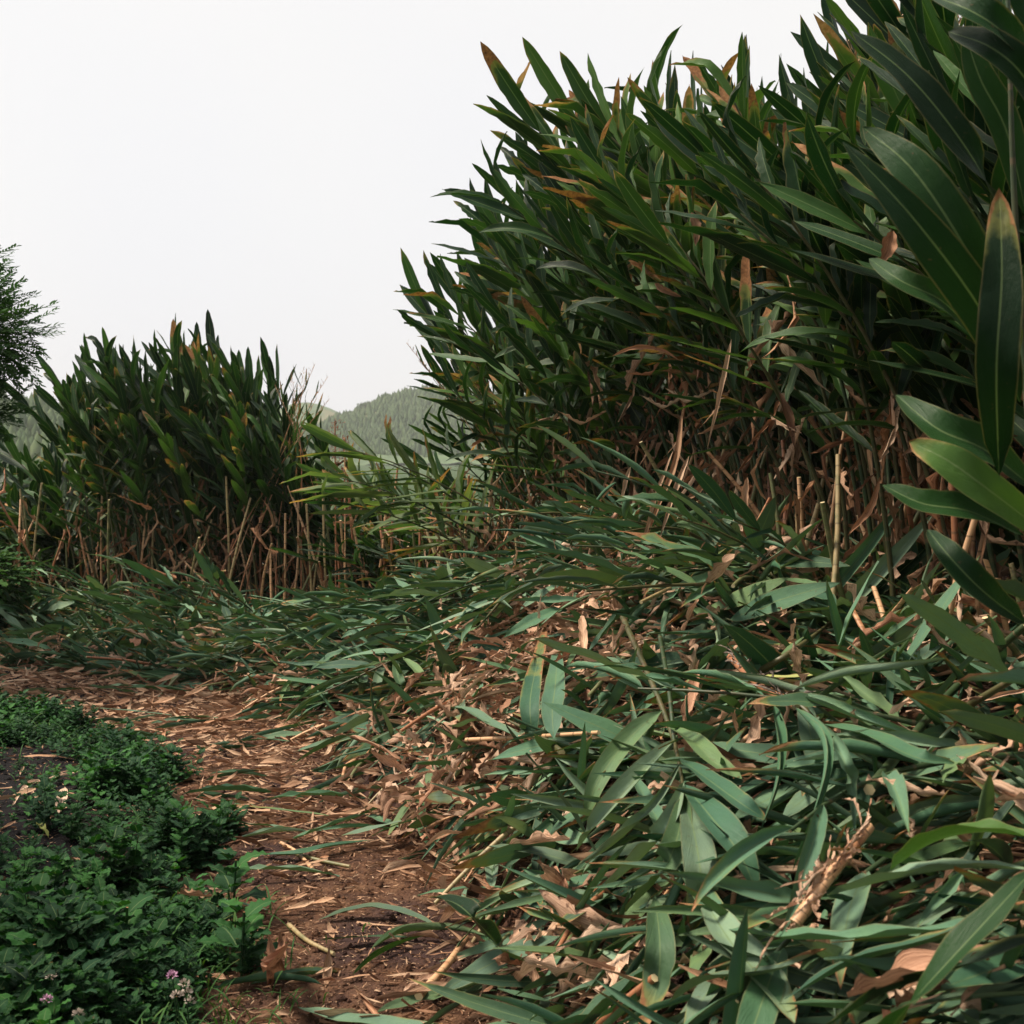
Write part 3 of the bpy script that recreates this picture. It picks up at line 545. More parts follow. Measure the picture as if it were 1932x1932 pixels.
while n < 17500:
    y = 2.6 + 9.5 * random.random() ** 1.2; x = rr(-6, 1.4); px = HALF + x / y * FPX
    if px < -60 or px > 2000: continue
    t = float(tpar(np.array([x]), np.array([y]))[0][0]); w = wr(y)
    if t <= 0:
        if x < w + .02: dens = .07 if x > sr(y) else .03
        else:
            u_ = (x - w); bare = .5 + .5 * math.sin(x * 5.1 + 2 * math.sin(y * 2.3)) * math.sin(y * 3.7 + x); dens = (.3 + .7 * min(1, max(0, (y - 4.6) / 2.5))) * (.35 + .65 * bare) * min(1, .25 + u_ * 2.2)
            dens = max(dens, min(1., max(0, 1 + (y - 8) * .6)) * .8)
    else: dens = .25 + .75 * math.exp(-t * 7) + dryness(x, y)
    if random.random() > dens: continue
    k = n % 12; n += 1; a = (rr(0, 6.28) if random.random() < .35 else random.gauss(.12, .35) + (PI if n % 2 else 0)); nn = nrm_at(x, y) + Vector((random.gauss(0, .2), random.gauss(0, .2), 0))
    s_ = rr(.25, 1.2) * (2.1 if random.random() < .14 else 1)
    cc[k].append(np.array(frame((x, y, h1(x, y) + rr(.002, .014) + (.03 * random.random() if t > .03 else 0)), (math.cos(a), math.sin(a), 0), nn, s_, s_ * rr(.4, 1.1) if s_ < 1.3 else s_ * .5)))
for k in range(12): cb.many(CHIP[k], cc[k])
tag(obj('chopped_litter', cb.mesh('chopped_litter'), M_CHP), 'fine tan scraps and fibres strewn over the dirt path', None, None, 'stuff')
for i in range(64):
    y = rr(6.2, 10.2) if i % 3 else rr(3.4, 6.2); x = rr(max(wr(y), -5.5), float(np.interp(y, TOE[:, 1], TOE[:, 0])) + .1); a = random.gauss(.15, .3) + (PI if i % 2 else 0)
    tag(obj('fallen_leaf', ME_F[i % 16], None, None, frame((x, y, h1(x, y) + .012), (math.cos(a), math.sin(a), .04), (rr(-.2, .2), rr(-.2, .2), 1), rr(.6, 1.), rr(.35, .7))), 'narrow green leaf dropped on the brown path scraps', 'leaf', 'green leaves dropped on the path')
# small clods of soil
kb = Bag(); ka = {k: [] for k in range(4)}
for i in range(9000):
    y = 3.0 + 6.5 * random.random() ** 1.4; x = rr(sr(y) - 1.6, sr(y)) if (i % 3 == 0 and 4.05 < y < 7.1) else rr(wr(y) - .1, .5); ka[i % 4].append(np.array(Matrix.Translation((x, y, 0)) @ Matrix.Rotation(rr(0, 6), 4, 'Z') @ Matrix.Diagonal((q_ := rr(.004, .02) * (1.8 if random.random() < .06 else 1), q_ * rr(.7, 1.2), q_ * rr(.3, .6), 1))))
for k in range(4):
    A = np.array(ka[k]); A[:, 2, 3] = H(A[:, 0, 3], A[:, 1, 3]) - .001; kb.many(clump(20 + k), A)
tag(obj('soil_clods', kb.mesh('soil_clods'), soil), 'small crumbly clods of soil', None, None, 'stuff')
# dust-fine crumbs
fb = Bag(); fc = {k: [] for k in range(4)}
for i in range(15000):
    y = 3.0 + 7 * random.random() ** 1.5; x = rr(wr(y) - .05, min(.6, 0.35 * y - .5) if y < 6 else -.3); a = rr(0, 6.28); fc[i % 4].append(np.array(frame((x, y, 0), (math.cos(a), math.sin(a), rr(-.2, .2)), (rr(-.4, .4), rr(-.4, .4), 1), rr(.1, .32))))
for i in range(2600):
    y = rr(4.1, 7.0); x = sr(y) + .1 - 1.6 * random.random(); a = rr(0, 6.28); fc[i % 4].append(np.array(frame((x, y, 0), (math.cos(a), math.sin(a), rr(-.2, .2)), (rr(-.4, .4), rr(-.4, .4), 1), rr(.1, .3) if i % 25 else rr(.5, 1.0))))
for k in range(4):
    A = np.array(fc[k]); A[:, 2, 3] = H(A[:, 0, 3], A[:, 1, 3]) + .003; fb.many(CHIP[k], A)
tag(obj('leaf_crumbs', fb.mesh('leaf_crumbs'), M_CHP), 'crumbled leaf dust on the bare path soil', None, None, 'stuff')

# cut shoots lying on the heap, each with its own leaves
FSH = []
for k in range(12):
    r = empty('cut_ginger_shoot'); L = rr(.6, 1.0); c = rr(-.15, .15); f = lambda t: Vector((L * t, c * math.sin(t * 2.2), .03 + .03 * math.sin(t * 3)))
    t = tube([tuple(f(q)) for q in np.linspace(-.15, 1, 8)], np.linspace(.010, .004, 8)); part('stem', mk_mesh('stem', t.v, t.f, t.uv, np.full(len(t.v), random.random())), M_STM, r)
    nl = random.randrange(6, 10)
    for i in range(nl):
        q = .15 + .83 * i / (nl - 1); sg = 1 if i % 2 else -1; an = sg * (.8 - .5 * q + rr(-.22, .22)); part('leaf', ME_F[(k * 5 + i * 3) % 16], None, r, frame(f(q), (math.cos(an), math.sin(an), rr(-.03, .16)), (rr(-.3, .3), sg * rr(-.5, .2), 1), rr(.72, 1.0)))
    r.location = (0, 0, -50); FSH.append(r)
fu = set()
def zone_of(x, y):
    if y > 9.6: return 'on the flat cuttings before the low thicket', 'before the low thicket'
    if y < 4.6: return 'on the near end of the heap', 'on the near end of the heap'
    if dryness(x, y) > .3: return 'on the dry tan top of the heap', 'on the dry top of the heap'
    t = float(tpar(np.array([x]), np.array([y]))[0][0])
    return ('on the lower heap edge by the path', 'on the lower edge of the heap') if t < .45 else ('on the upper heap slope by the hedge', 'on the upper slope of the heap')
HERO = [(G(px, py), r_) for px, py, r_ in ((1200, 1480, .32), (1290, 1560, .32), (1360, 1480, .3), (1120, 1580, .2), (1500, 1400, .3), (1550, 1500, .3), (1640, 1370, .3), (1480, 1275, .2), (1440, 1290, .2), (1040, 1330, .22), (1560, 1640, .22), (1740, 1830, .3), (680, 1280, .3), (860, 1720, .25), (1500, 1750, .2))]
def clear(x, y): return all((x - h[0]) ** 2 + (y - h[1]) ** 2 > r_ * r_ for h, r_ in HERO)
pts = sorted(heap_points(400, .17, .82, bias=1.4), key=lambda q: -q[1])
for i, (x, y, t) in enumerate(pts):
    if random.random() < dryness(x, y) * 1.3 or not clear(x, y): continue
    if y > 9.0 and x > -2.0 and t > .45: continue
    if y < 5.6 and t < .42: continue
    k = random.randrange(12); f = flow(x, y); M = lay(x - f[0] * .3, y - f[1] * .3, .9, rr(.03, .10), rr(.75, 1.1), .25, pitch=rr(-.1, .12))
    if k in fu: o = dup(FSH[k], M)
    else: fu.add(k); o = FSH[k]; o.matrix_basis = M
    z, g = zone_of(x, y); tag(o, 'limp green cut ginger shoot lying ' + z, 'cut shoot', 'cut shoots ' + g)
for i, (x, y, t) in enumerate(heap_points(240, .04, 1.0, bias=1.3)):
    if not clear(x, y) or random.random() < dryness(x, y): continue
    M = lay(x, y, .9, rr(.04, .11), rr(.8, 1.1), .3, pitch=rr(-.1, .2)); z, g = zone_of(x, y)
    tag(obj('fallen_leaf', ME_F[i % 16], None, None, M), 'loose green ginger leaf lying ' + z, 'leaf', 'loose green leaves ' + g)
n = 0
for i, (x, y, t) in enumerate(heap_points(1100, .0, 1.0, bias=1.5)):
    if n > 268 or random.random() > .24 + dryness(x, y) * 1.1 or not clear(x, y): continue
    n += 1
    M = lay(x, y, 1.4, rr(.07, .15), rr(.75, 1.15), .5, pitch=rr(-.1, .4)); z, g = zone_of(x, y)
    tag(obj('dry_leaf', ME_D[i % 14], None, None, M), 'crumpled tan dead leaf lying ' + z, 'dry leaf', 'dead leaves ' + g)
ST = []
for k in range(5): t = tube(crom([(0, 0, 0), (.2, rr(-.02, .02), .01), (.42, rr(-.03, .03), 0)], 6), np.linspace(.0095, .006, 6)); me = mk_mesh('stick', t.v, t.f, t.uv, np.full(len(t.v), random.random())); me.materials.append(M_CANG if k % 2 else M_CAN); ST.append(me)
for i, (x, y, t) in enumerate(heap_points(150, .0, 1.0, bias=1.2)):
    M = lay(x, y, .8, rr(.05, .1), rr(.5, 1.3), .2, pitch=rr(-.05, .12)); z, g = zone_of(x, y); tag(obj('cut_stalk', ST[i % 5], None, None, M), 'leafless cut stalk lying ' + z, 'stalk', 'cut stalks ' + g)

# ------------------------------------------------------------------ particular leaves and shoots seen in the photograph
HM = {'g': M_GRN, 't': M_TOP, 'p': M_PAL, 'f': M_FAL, 'y': M_YEL, 'd': M_DRY, 'h': M_HNG, 'b': M_BLK}
def pts3(L):
    return [G(a, b, c + (.12 if c > .075 else 0)) if c < 1.2 else D(a, b, c) for a, b, c in L]
def blade_mesh(L, W, org, hint=(0, 0, 1), n=18, **k):
    sp = crom([np.array(p) - org for p in pts3(L)], n); N = np.array(hint, float)
    t = blade(sp, N, W, seed=random.randrange(999), **k); return mk_mesh('leaf', t.v, t.f, t.uv, np.full(len(t.v), random.random()))
def hero_leaf(name, cat, label, L, W, mat='f', **k):
    org = pts3(L[:1])[0]; o = obj(name, blade_mesh(L, W, org, **k), HM[mat], None, Matrix.Translation(org)); tag(o, label, cat); return o
def hero_stem(name, cat, label, L, r, mat=M_CAN, r1=None):
    P_ = pts3(L); org = P_[0]; P3 = crom([p - org for p in P_], 12); t = tube(P3, np.linspace(r, r1 or r * .8, 12)); o = obj(name, mk_mesh('stem', t.v, t.f, t.uv, np.full(len(t.v), random.random())), mat, None, Matrix.Translation(org)); tag(o, label, cat); return o
def hero_shoot(name, cat, label, stem, leaves, r0=.012, r1=.004, smat=M_STM):
    P_ = pts3(stem); org = P_[0]; r = empty(name, Matrix.Translation(org)); tag(r, label, cat); P3 = crom([p - org for p in P_], 14)
    t = tube(P3, np.linspace(r0, r1, 14)); part('stem', mk_mesh('stem', t.v, t.f, t.uv, np.full(len(t.v), random.random())), smat, r)
    for L, W, m, kw in leaves:
        part('dry_leaf' if m in 'dh' else 'leaf', blade_mesh(L, W, org, **kw), HM[m], r)
    return r
C = dict(prof=oblong, fold=.35, curl=.3, wave=.03); RL = dict(fold=.7, curl=1.6, wave=.02); FT = dict(prof=oblong, fold=.15, curl=.15, wave=.05)
up = (-.3, -1, .5)
hero_shoot('ginger_shoot', 'ginger plant', 'nearest tall ginger shoot with very broad glossy leaves at the edge of the hedge', [(2010, 1500, 3.1), (1950, 900, 3.1), (1915, 400, 3.1), (1900, -60, 3.1)], [
    ([(1905, 430, 3.05), (1830, 290, 2.95), (1720, 150, 2.95), (1606, 58, 3.0)], .075, 'g', dict(FT, hint=(-.5, -.6, .8))),
    ([(1925, 760, 2.95), (1860, 600, 2.8), (1730, 420, 2.75), (1590, 268, 2.8)], .09, 'g', dict(fold=.15, curl=-.1, wave=.04, hint=(-.6, -1, -.1))),
    ([(1925, 700, 3.0), (1850, 520, 2.85), (1730, 330, 2.85), (1628, 240, 2.95)], .095, 'g', dict(FT, hint=(-.4, -1, .3))),
    ([(1885, 900, 2.7), (1880, 700, 2.6), (1890, 520, 2.6), (1885, 355, 2.65)], .08, 'g', dict(FT, hint=(-.2, -1, .1))),
    ([(1990, 1020, 2.8), (1880, 935, 2.7), (1790, 870, 2.7), (1715, 833, 2.75)], .075, 't', dict(FT, hint=(-.3, -1, .4))),
    ([(1960, 930, 2.9), (1860, 850, 2.8), (1770, 810, 2.8), (1690, 745, 2.9)], .09, 'g', dict(C, hint=(-.2, -1, .6))),
    ([(1842, 640, 3.1), (1780, 570, 3.0), (1700, 530, 3.0), (1640, 488, 3.1)], .06, 'g', dict(C, hint=(-.2, -1, .4))),
    ([(1960, 160, 2.9), (1900, 70, 2.8), (1830, 20, 2.8), (1750, -10, 2.9)], .08, 'g', dict(C, hint=(-.2, -1, .5))),
    ([(1985, 260, 2.9), (1935, 150, 2.8), (1870, 90, 2.8), (1790, 60, 2.9)], .08, 'g', dict(C, hint=(-.2, -1, .2))),
    ([(1940, 420, 3.2), (1900, 250, 3.2), (1850, 150, 3.2), (1820, 60, 3.2)], .08, 'g', dict(C, hint=(-.4, -1, .1))),
    ([(1940, 1180, 2.9), (1860, 1120, 2.8), (1800, 1060, 2.8), (1750, 1000, 2.9)], .07, 'g', dict(C, hint=(-.2, -1, .5))),
    ([(1930, 1010, 2.9), (1830, 965, 2.8), (1740, 950, 2.8), (1665, 915, 2.85)], .07, 'g', dict(C, hint=(-.1, -1, .9)))])
hero_shoot('ginger_shoot', 'ginger plant', 'ginger shoot with two long rolled leaves standing up from the heap like spears', [(1420, 1275, .08), (1500, 1225, .1), (1580, 1165, 5.0)], [
    ([(1500, 1225, 5.2), (1560, 1130, 5.1), (1640, 1030, 5.0), (1702, 948, 5.0)], .085, 'f', dict(fold=.55, curl=.7, hint=(-.3, -1, .3))),
    ([(1530, 1205, 5.1), (1620, 1120, 5.0), (1700, 1040, 4.9), (1762, 968, 4.9)], .085, 'f', dict(fold=.55, curl=.7, hint=(-.3, -1, .3))),
    ([(1580, 1165, 5.1), (1660, 1110, 5.0), (1740, 1040, 5.0), (1790, 985, 5.0)], .07, 'g', dict(fold=.45, curl=.6, hint=(-.3, -1, .3))),
    ([(1430, 1270, 5.3), (1440, 1210, 5.2), (1470, 1140, 5.2), (1475, 1100, 5.2)], .07, 'f', dict(C, hint=(-.3, -1, .3))),
    ([(1460, 1245, 5.2), (1420, 1200, 5.2), (1400, 1150, 5.3)], .06, 'g', dict(C, hint=(-.3, -1, .3)))])
hero_leaf('fallen_leaf', 'leaf', 'yellow-green leaf lying level beside the charred sheath on the heap', [(1420, 1272, .13), (1470, 1278, .13), (1520, 1275, .13), (1556, 1268, .12)], .062, 'y', fold=.1, curl=.1)
hero_shoot('ginger_shoot', 'ginger plant', 'bent ginger leaf pair folding down over the crest of the heap', [(1395, 955, 5.9), (1440, 1060, 5.9), (1500, 1180, 5.8)], [
    ([(1395, 955, 5.9), (1360, 1000, 5.8), (1325, 1050, 5.8), (1308, 1090, 5.8)], .055, 'f', dict(C, hint=(-.6, -1, .4))),
    ([(1400, 965, 5.9), (1450, 1060, 5.8), (1500, 1130, 5.7), (1560, 1180, 5.6)], .05, 'g', dict(RL, hint=(-.2, -1, .6)))])
hero_shoot('cut_ginger_shoot', 'cut shoot', 'large cut shoot fanned open like a hand on the middle of the heap', [(1175, 1165, .12), (1235, 1300, .13), (1272, 1400, .15), (1292, 1500, .16)], [
    ([(1250, 1340, .14), (1190, 1390, .2), (1130, 1470, .17), (1105, 1540, .10)], .07, 'f', dict(C, hint=(.1, -.7, 1))),
    ([(1272, 1395, .15), (1200, 1470, .22), (1130, 1550, .18), (1088, 1605, .10)], .075, 'f', dict(fold=.5, curl=.9, hint=(.1, -.7, 1))),
    ([(1283, 1440, .16), (1225, 1530, .22), (1150, 1600, .17), (1092, 1632, .10)], .052, 'f', dict(RL, hint=(.1, -.7, 1))),
    ([(1290, 1475, .16), (1260, 1560, .22), (1200, 1630, .17), (1125, 1690, .10)], .07, 'f', dict(fold=.7, curl=1.0, hint=(.1, -.7, 1))),
    ([(1293, 1495, .16), (1275, 1590, .2), (1240, 1660, .15), (1180, 1720, .08)], .07, 'f', dict(C, hint=(.1, -.7, 1))),
    ([(1280, 1430, .16), (1335, 1470, .22), (1390, 1510, .18), (1447, 1548, .10)], .06, 'f', dict(C, hint=(0, -.7, 1))),
    ([(1290, 1480, .16), (1340, 1540, .21), (1395, 1610, .17), (1432, 1692, .08)], .085, 'f', dict(fold=.4, curl=.6, hint=(0, -.7, 1))),
    ([(1294, 1505, .16), (1315, 1600, .17), (1322, 1680, .14), (1305, 1760, .06)], .08, 'f', dict(C, hint=(0, -.7, 1))),
    ([(1262, 1370, .15), (1310, 1400, .2), (1350, 1440, .16), (1400, 1470, .10)], .06, 'f', dict(C, hint=(0, -.7, 1)))])
hero_shoot('cut_ginger_shoot', 'cut shoot', 'cut shoot with narrow rolled leaves drooping downward near the charred sheath', [(1500, 1325, .12), (1520, 1340, .13), (1545, 1365, .14)], [
    ([(1460, 1330, .15), (1470, 1400, .2), (1465, 1480, .15), (1430, 1582, .08)], .055, 'f', dict(RL, hint=(0, -.7, 1))),
    ([(1500, 1335, .16), (1555, 1410, .22), (1545, 1520, .16), (1496, 1642, .08)], .06, 'f', dict(RL, hint=(0, -.7, 1))),
    ([(1530, 1350, .16), (1585, 1420, .2), (1600, 1480, .15), (1612, 1570, .08)], .055, 'f', dict(RL, hint=(0, -.7, 1))),
    ([(1500, 1310, .15), (1600, 1350, .19), (1700, 1385, .15), (1740, 1392, .10)], .07, 'f', dict(RL, hint=(0, -.5, 1))),
    ([(1500, 1300, .14), (1600, 1275, .18), (1700, 1262, .16), (1790, 1242, .12)], .055, 'f', dict(RL, hint=(0, -.5, 1))),
    ([(1545, 1365, .15), (1640, 1390, .19), (1730, 1430, .15), (1800, 1440, .10)], .06, 'f', dict(C, hint=(0, -.5, 1)))])
hero_shoot('cut_ginger_shoot', 'cut shoot', 'cut shoot with two pale upright leaf blades near the dry tan patch', [(1060, 1420, .1), (1020, 1390, .12), (960, 1360, .12)], [
    ([(1005, 1390, .12), (1000, 1340, .2), (1005, 1290, .2), (1030, 1180, .13)], .075, 'f', dict(FT, hint=(-.2, -1, .6))),
    ([(1045, 1395, .12), (1042, 1340, .2), (1048, 1290, .2), (1052, 1215, .13)], .08, 'f', dict(FT, hint=(-.2, -1, .6))),
    ([(1000, 1400, .12), (930, 1370, .16), (880, 1340, .13), (830, 1335, .09)], .06, 'f', C),
    ([(980, 1380, .12), (900, 1360, .15), (860, 1372, .12), (800, 1350, .08)], .05, 'f', C)])
hero_shoot('cut_ginger_shoot', 'cut shoot', 'pale cut shoot drooping over the lower edge of the heap toward the path bend', [(790, 1225, .08), (740, 1245, .1), (680, 1270, .1)], [
    ([(700, 1258, .1), (670, 1270, .14), (630, 1290, .12), (588, 1313, .05)], .085, 'f', C), ([(730, 1250, .1), (715, 1275, .13), (712, 1300, .1), (715, 1330, .05)], .05, 'f', C),
    ([(745, 1245, .1), (750, 1275, .13), (760, 1300, .1), (775, 1330, .05)], .05, 'f', C), ([(690, 1265, .1), (685, 1290, .12), (680, 1320, .05)], .045, 'f', C), ([(760, 1240, .1), (790, 1270, .13), (810, 1310, .06)], .05, 'f', C)])
HL = [('long narrow green leaf stretched level across the near corner of the heap', [(1372, 1752, .16), (1500, 1772, .2), (1700, 1765, .22), (1940, 1728, .25)], .045, 'f', dict(fold=.5, curl=.6, wave=.12)),
      ('wavy green leaf with pale midrib low on the near heap', [(1262, 1892, .1), (1340, 1848, .14), (1450, 1836, .15), (1560, 1790, .14)], .055, 'f', C),
      ('broad dark blue-green leaf rising from the nearest corner of the heap', [(1640, 1990, .25), (1730, 1880, .33), (1840, 1760, .37), (1950, 1640, .36)], .075, 'g', FT),
      ('second broad dark leaf beside the big tan sheath', [(1560, 1935, .22), (1680, 1870, .28), (1800, 1830, .3), (1990, 1760, .3)], .07, 'g', C),
      ('slim green leaf over the middle of the near heap', [(1480, 1885, .16), (1620, 1815, .22), (1780, 1770, .25), (1940, 1700, .27)], .06, 'f', C),
      ('long rolled leaf crossing above the tan sheath', [(1560, 1690, .15), (1680, 1660, .2), (1800, 1640, .22), (1940, 1640, .24)], .07, 'f', C),
      ('olive leaf with brown edge at the outer end of the heap', [(1680, 1640, .22), (1760, 1590, .28), (1850, 1570, .28), (1950, 1580, .26)], .08, 't', C),
      ('grey-green long blade lying under the peeled stalk', [(1180, 1440, .1), (1330, 1700, .13), (1400, 1800, .1)], .06, 'f', C),
      ('dark green leaf arched like a bridge over dry scraps at the heap edge', [(945, 1790, .05), (905, 1745, .14), (860, 1705, .17), (808, 1692, .10)], .075, 'g', C),
      ('pale leaf lying alone on the brown path scraps', [(692, 1537, .03), (715, 1545, .035), (752, 1560, .03)], .05, 'f', FT),
      ('pointed green leaf at the middle of the path', [(556, 1512, .02), (585, 1498, .03), (625, 1483, .03)], .05, 'g', C),
      ('green leaf with long point crossing the path scraps', [(492, 1612, .02), (560, 1612, .03), (610, 1600, .04), (700, 1585, .03)], .055, 'f', C),
      ('rolled green leaf lying slantwise on the bare soil of the path', [(665, 1840, .02), (710, 1805, .03), (760, 1780, .03), (800, 1765, .04)], .035, 'g', RL),
      ('long low green leaf reaching across the path from the heap', [(700, 1790, .03), (760, 1760, .04), (850, 1755, .05), (930, 1770, .06)], .05, 'f', RL),
      ('grey-green leaf lying at the very front of the path', [(560, 1900, .02), (640, 1925, .03), (740, 1935, .03), (850, 1940, .03)], .07, 'f', C),
      ('rolled blue-green leaf lying on the dark soil beside the weeds', [(14, 1728, .02), (70, 1705, .04), (120, 1690, .04), (158, 1678, .03)], .05, 'f', RL),
      ('long rolled leaf on the lower heap with its tip on the path', [(600, 1735, .02), (690, 1712, .04), (760, 1722, .05), (820, 1745, .05)], .045, 'f', C),
      ('green blade slanting down the front of the heap', [(1235, 1690, .14), (1245, 1780, .14), (1240, 1860, .1), (1210, 1950, .08)], .07, 'f', C),
      ('wide limp green leaf hanging at the front of the heap', [(1330, 1700, .14), (1380, 1780, .16), (1440, 1850, .12), (1500, 1930, .1)], .09, 'f', C),
      ('pair-folded long leaf pointing toward the path', [(1185, 1590, .12), (1120, 1680, .14), (1080, 1750, .1), (1035, 1800, .06)], .05, 'f', RL)]
for lab, L, W, m, k in HL: hero_leaf('fallen_leaf', 'leaf', lab, L, W, m, **k)
X = dict(fold=.5, curl=1.0, wave=.12, ragged=.3)
HD = [('big tan dry sheath lying in the near corner of the heap', [(1600, 1882, .26), (1680, 1858, .3), (1780, 1822, .31), (1880, 1796, .3)], .075, 'd', dict(fold=.35, curl=1.1, wave=.1)),
      ('torn brown scrap tucked under the big tan sheath', [(1690, 1895, .26), (1740, 1880, .27), (1790, 1850, .27)], .05, 'd', X),
      ('upright curved brown leaf strip beside the arched green leaf', [(828, 1745, .03), (850, 1720, .09), (848, 1695, .1), (818, 1682, .06)], .035, 'd', dict(fold=.2, curl=.3)),
      ('folded brown leaf pointing down the lower heap', [(1035, 1635, .1), (1052, 1675, .1), (1082, 1752, .07)], .06, 'd', X),
      ('tan pointed leaf propped on the heap above the fan shoot', [(1318, 1265, .14), (1305, 1330, .16), (1282, 1395, .12)], .055, 'd', X),
      ('pale tan leaf lying across the dry tan patch', [(1085, 1245, .1), (1140, 1238, .13), (1210, 1240, .1)], .04, 'd', X),
      ('tan leaf strip standing in the dry tan patch', [(1098, 1160, .15), (1100, 1210, .15), (1108, 1270, .1)], .05, 'd', X),
      ('rust brown curled leaf on the crest below the hanging strips', [(1395, 1040, .25), (1360, 1085, .2), (1330, 1105, .12)], .08, 'h', X),
      ('fat tan dry tube at the front of the path', [(670, 1868, .03), (695, 1900, .03), (722, 1935, .03)], .05, 'd', dict(fold=.7, curl=2.2)),
      ('tan dry strip beside the fat tube', [(760, 1870, .03), (800, 1850, .03), (845, 1830, .03)], .03, 'd', X),
      ('grey crumpled dead leaf at the edge of the weeds', [(510, 1850, .02), (520, 1820, .08), (535, 1775, .06)], .09, 'd', dict(fold=.6, curl=1.4, wave=.3, ragged=.5)),
      ('short fat tan sheath lying on dark soil between weeds', [(100, 1708, .03), (130, 1725, .04), (168, 1752, .03)], .06, 'd', dict(fold=.6, curl=1.8)),
      ('arched dry strip on the dark soil, longest of the three', [(22, 1522, .02), (50, 1485, .05), (95, 1470, .04), (150, 1455, .03)], .035, 'd', X),
      ('bent dry strip on the dark soil beneath the arched one', [(55, 1490, .02), (75, 1515, .03), (104, 1530, .02)], .03, 'd', X),
      ('pointed papery leaf on the dark soil beside the bent strip', [(122, 1485, .05), (116, 1510, .04), (110, 1534, .02)], .045, 'd', FT),
      ('small cream leaf scrap alone on the dark soil', [(72, 1552, .03), (80, 1562, .04), (92, 1580, .02)], .04, 'y', X),
      ('small rust leaf caught in the weeds', [(335, 1685, .16), (360, 1690, .17), (400, 1692, .16)], .04, 'h', X),
      ('cupped tan leaf between green blades low on the heap', [(965, 1870, .06), (1010, 1825, .1), (1075, 1850, .07)], .06, 'd', X),
      ('reddish tan scrap in the middle of the heap', [(960, 1600, .08), (1020, 1590, .1), (1075, 1585, .08)], .07, 'd', X),
      ('tan leaf triangle standing at the path edge', [(700, 1440, .05), (706, 1455, .06), (700, 1478, .02)], .05, 'd', FT)]
for lab, L, W, m, k in HD: hero_leaf('dry_leaf', 'dry leaf', lab, L, W, m, **k)
HS = [([(1288, 770, 6.2), (1275, 870, 6.1), (1240, 960, 6.0), (1205, 1058, 5.9)], .035, 'longest tan strip hanging straight down from the hedge'), ([(1300, 860, 6.1), (1272, 930, 6.0), (1240, 1030, 5.9)], .035, 'second long tan strip hanging beside the longest one'),
      ([(1270, 850, 6.0), (1238, 940, 5.9), (1222, 1000, 5.9), (1195, 1070, 5.8)], .03, 'tan strip hanging on the path side of the two longest'), ([(1380, 640, 5.6), (1360, 740, 5.6), (1335, 845, 5.6)], .03, 'orange dry strip hanging from high in the hedge'),
      ([(1470, 740, 5.2), (1490, 790, 5.2), (1500, 845, 5.2)], .045, 'rust dry leaf hanging in the dark middle of the hedge'), ([(1155, 672, 6.0), (1200, 655, 6.0), (1250, 660, 6.0), (1282, 680, 6.0)], .03, 'thin curved tan leaf bridging the dark hedge front'),
      ([(1685, 435, 4.0), (1675, 470, 4.0), (1662, 500, 4.0)], .06, 'pale tan leaf patch hung high against the dark hedge'), ([(1235, 535, 5.4), (1255, 550, 5.4), (1285, 560, 5.4)], .05, 'small cream leaf scrap high in the hedge'),
      ([(1305, 400, 5.6), (1315, 430, 5.6), (1312, 465, 5.6)], .05, 'rust curled leaf high in the hedge near the crest'), ([(1190, 880, 6.4), (1180, 910, 6.4), (1172, 950, 6.4)], .03, 'short tan leaf hanging beside the pale strips'),
      ([(1340, 890, 5.9), (1320, 925, 5.9), (1290, 945, 5.9)], .045, 'pointed brown leaf hanging above the heap crest'), ([(1410, 900, 5.5), (1405, 960, 5.5), (1430, 1010, 5.5)], .06, 'torn tan sheath hanging over the crest of the heap'),
      ([(1780, 780, 4.6), (1740, 830, 4.6), (1700, 860, 4.6)], .045, 'shredded pale leaf in the darkest part of the hedge'), ([(1660, 900, 4.6), (1640, 960, 4.6), (1600, 1010, 4.6)], .035, 'slanting brown strip in the darkest part of the hedge')]
for L, W, lab in HS: hero_leaf('dry_leaf', 'dry leaf', lab, L, W, 'h', hint=(-.3, -1, .2), fold=.5, curl=1.0, wave=.08, ragged=.25)
hero_stem('cut_stalk', 'stalk', 'long tan stem lying level on the middle of the heap', [(880, 1396, .12), (1000, 1390, .13), (1130, 1382, .13)], .009)
hero_stem('cut_stalk', 'stalk', 'thick rough brown stick lying at the front of the path', [(790, 1880, .04), (840, 1825, .05), (880, 1770, .06)], .013)
hero_stem('cut_stalk', 'stalk', 'split reddish stick at the front edge of the heap', [(1130, 1932, .08), (1180, 1890, .1), (1235, 1845, .12)], .012)
hero_stem('cut_stalk', 'stalk', 'olive stem angled down through the upper heap', [(1245, 1200, .15), (1262, 1300, .15), (1272, 1400, .15)], .008, M_STM)
hero_stem('cut_stalk', 'stalk', 'thick olive stem leaning in from the dark hedge', [(1640, 1490, .1), (1800, 1300, 3.9), (1935, 1180, 3.8)], .013, M_STM)
hero_stem('cut_stalk', 'stalk', 'green stalk lying alone on the path', [(560, 1612, .02), (610, 1625, .02), (660, 1635, .02)], .008, M_CANG)
hero_stem('cut_stalk', 'stalk', 'tan stalk crossing the bare path soil', [(590, 1640, .02), (560, 1608, .02), (530, 1590, .02)], .008)
hero_stem('cut_stalk', 'stalk', 'olive stem slanting on the front path soil', [(545, 1820 - 75, .02), (580, 1775, .02), (630, 1800, .02)], .008, M_CANG)
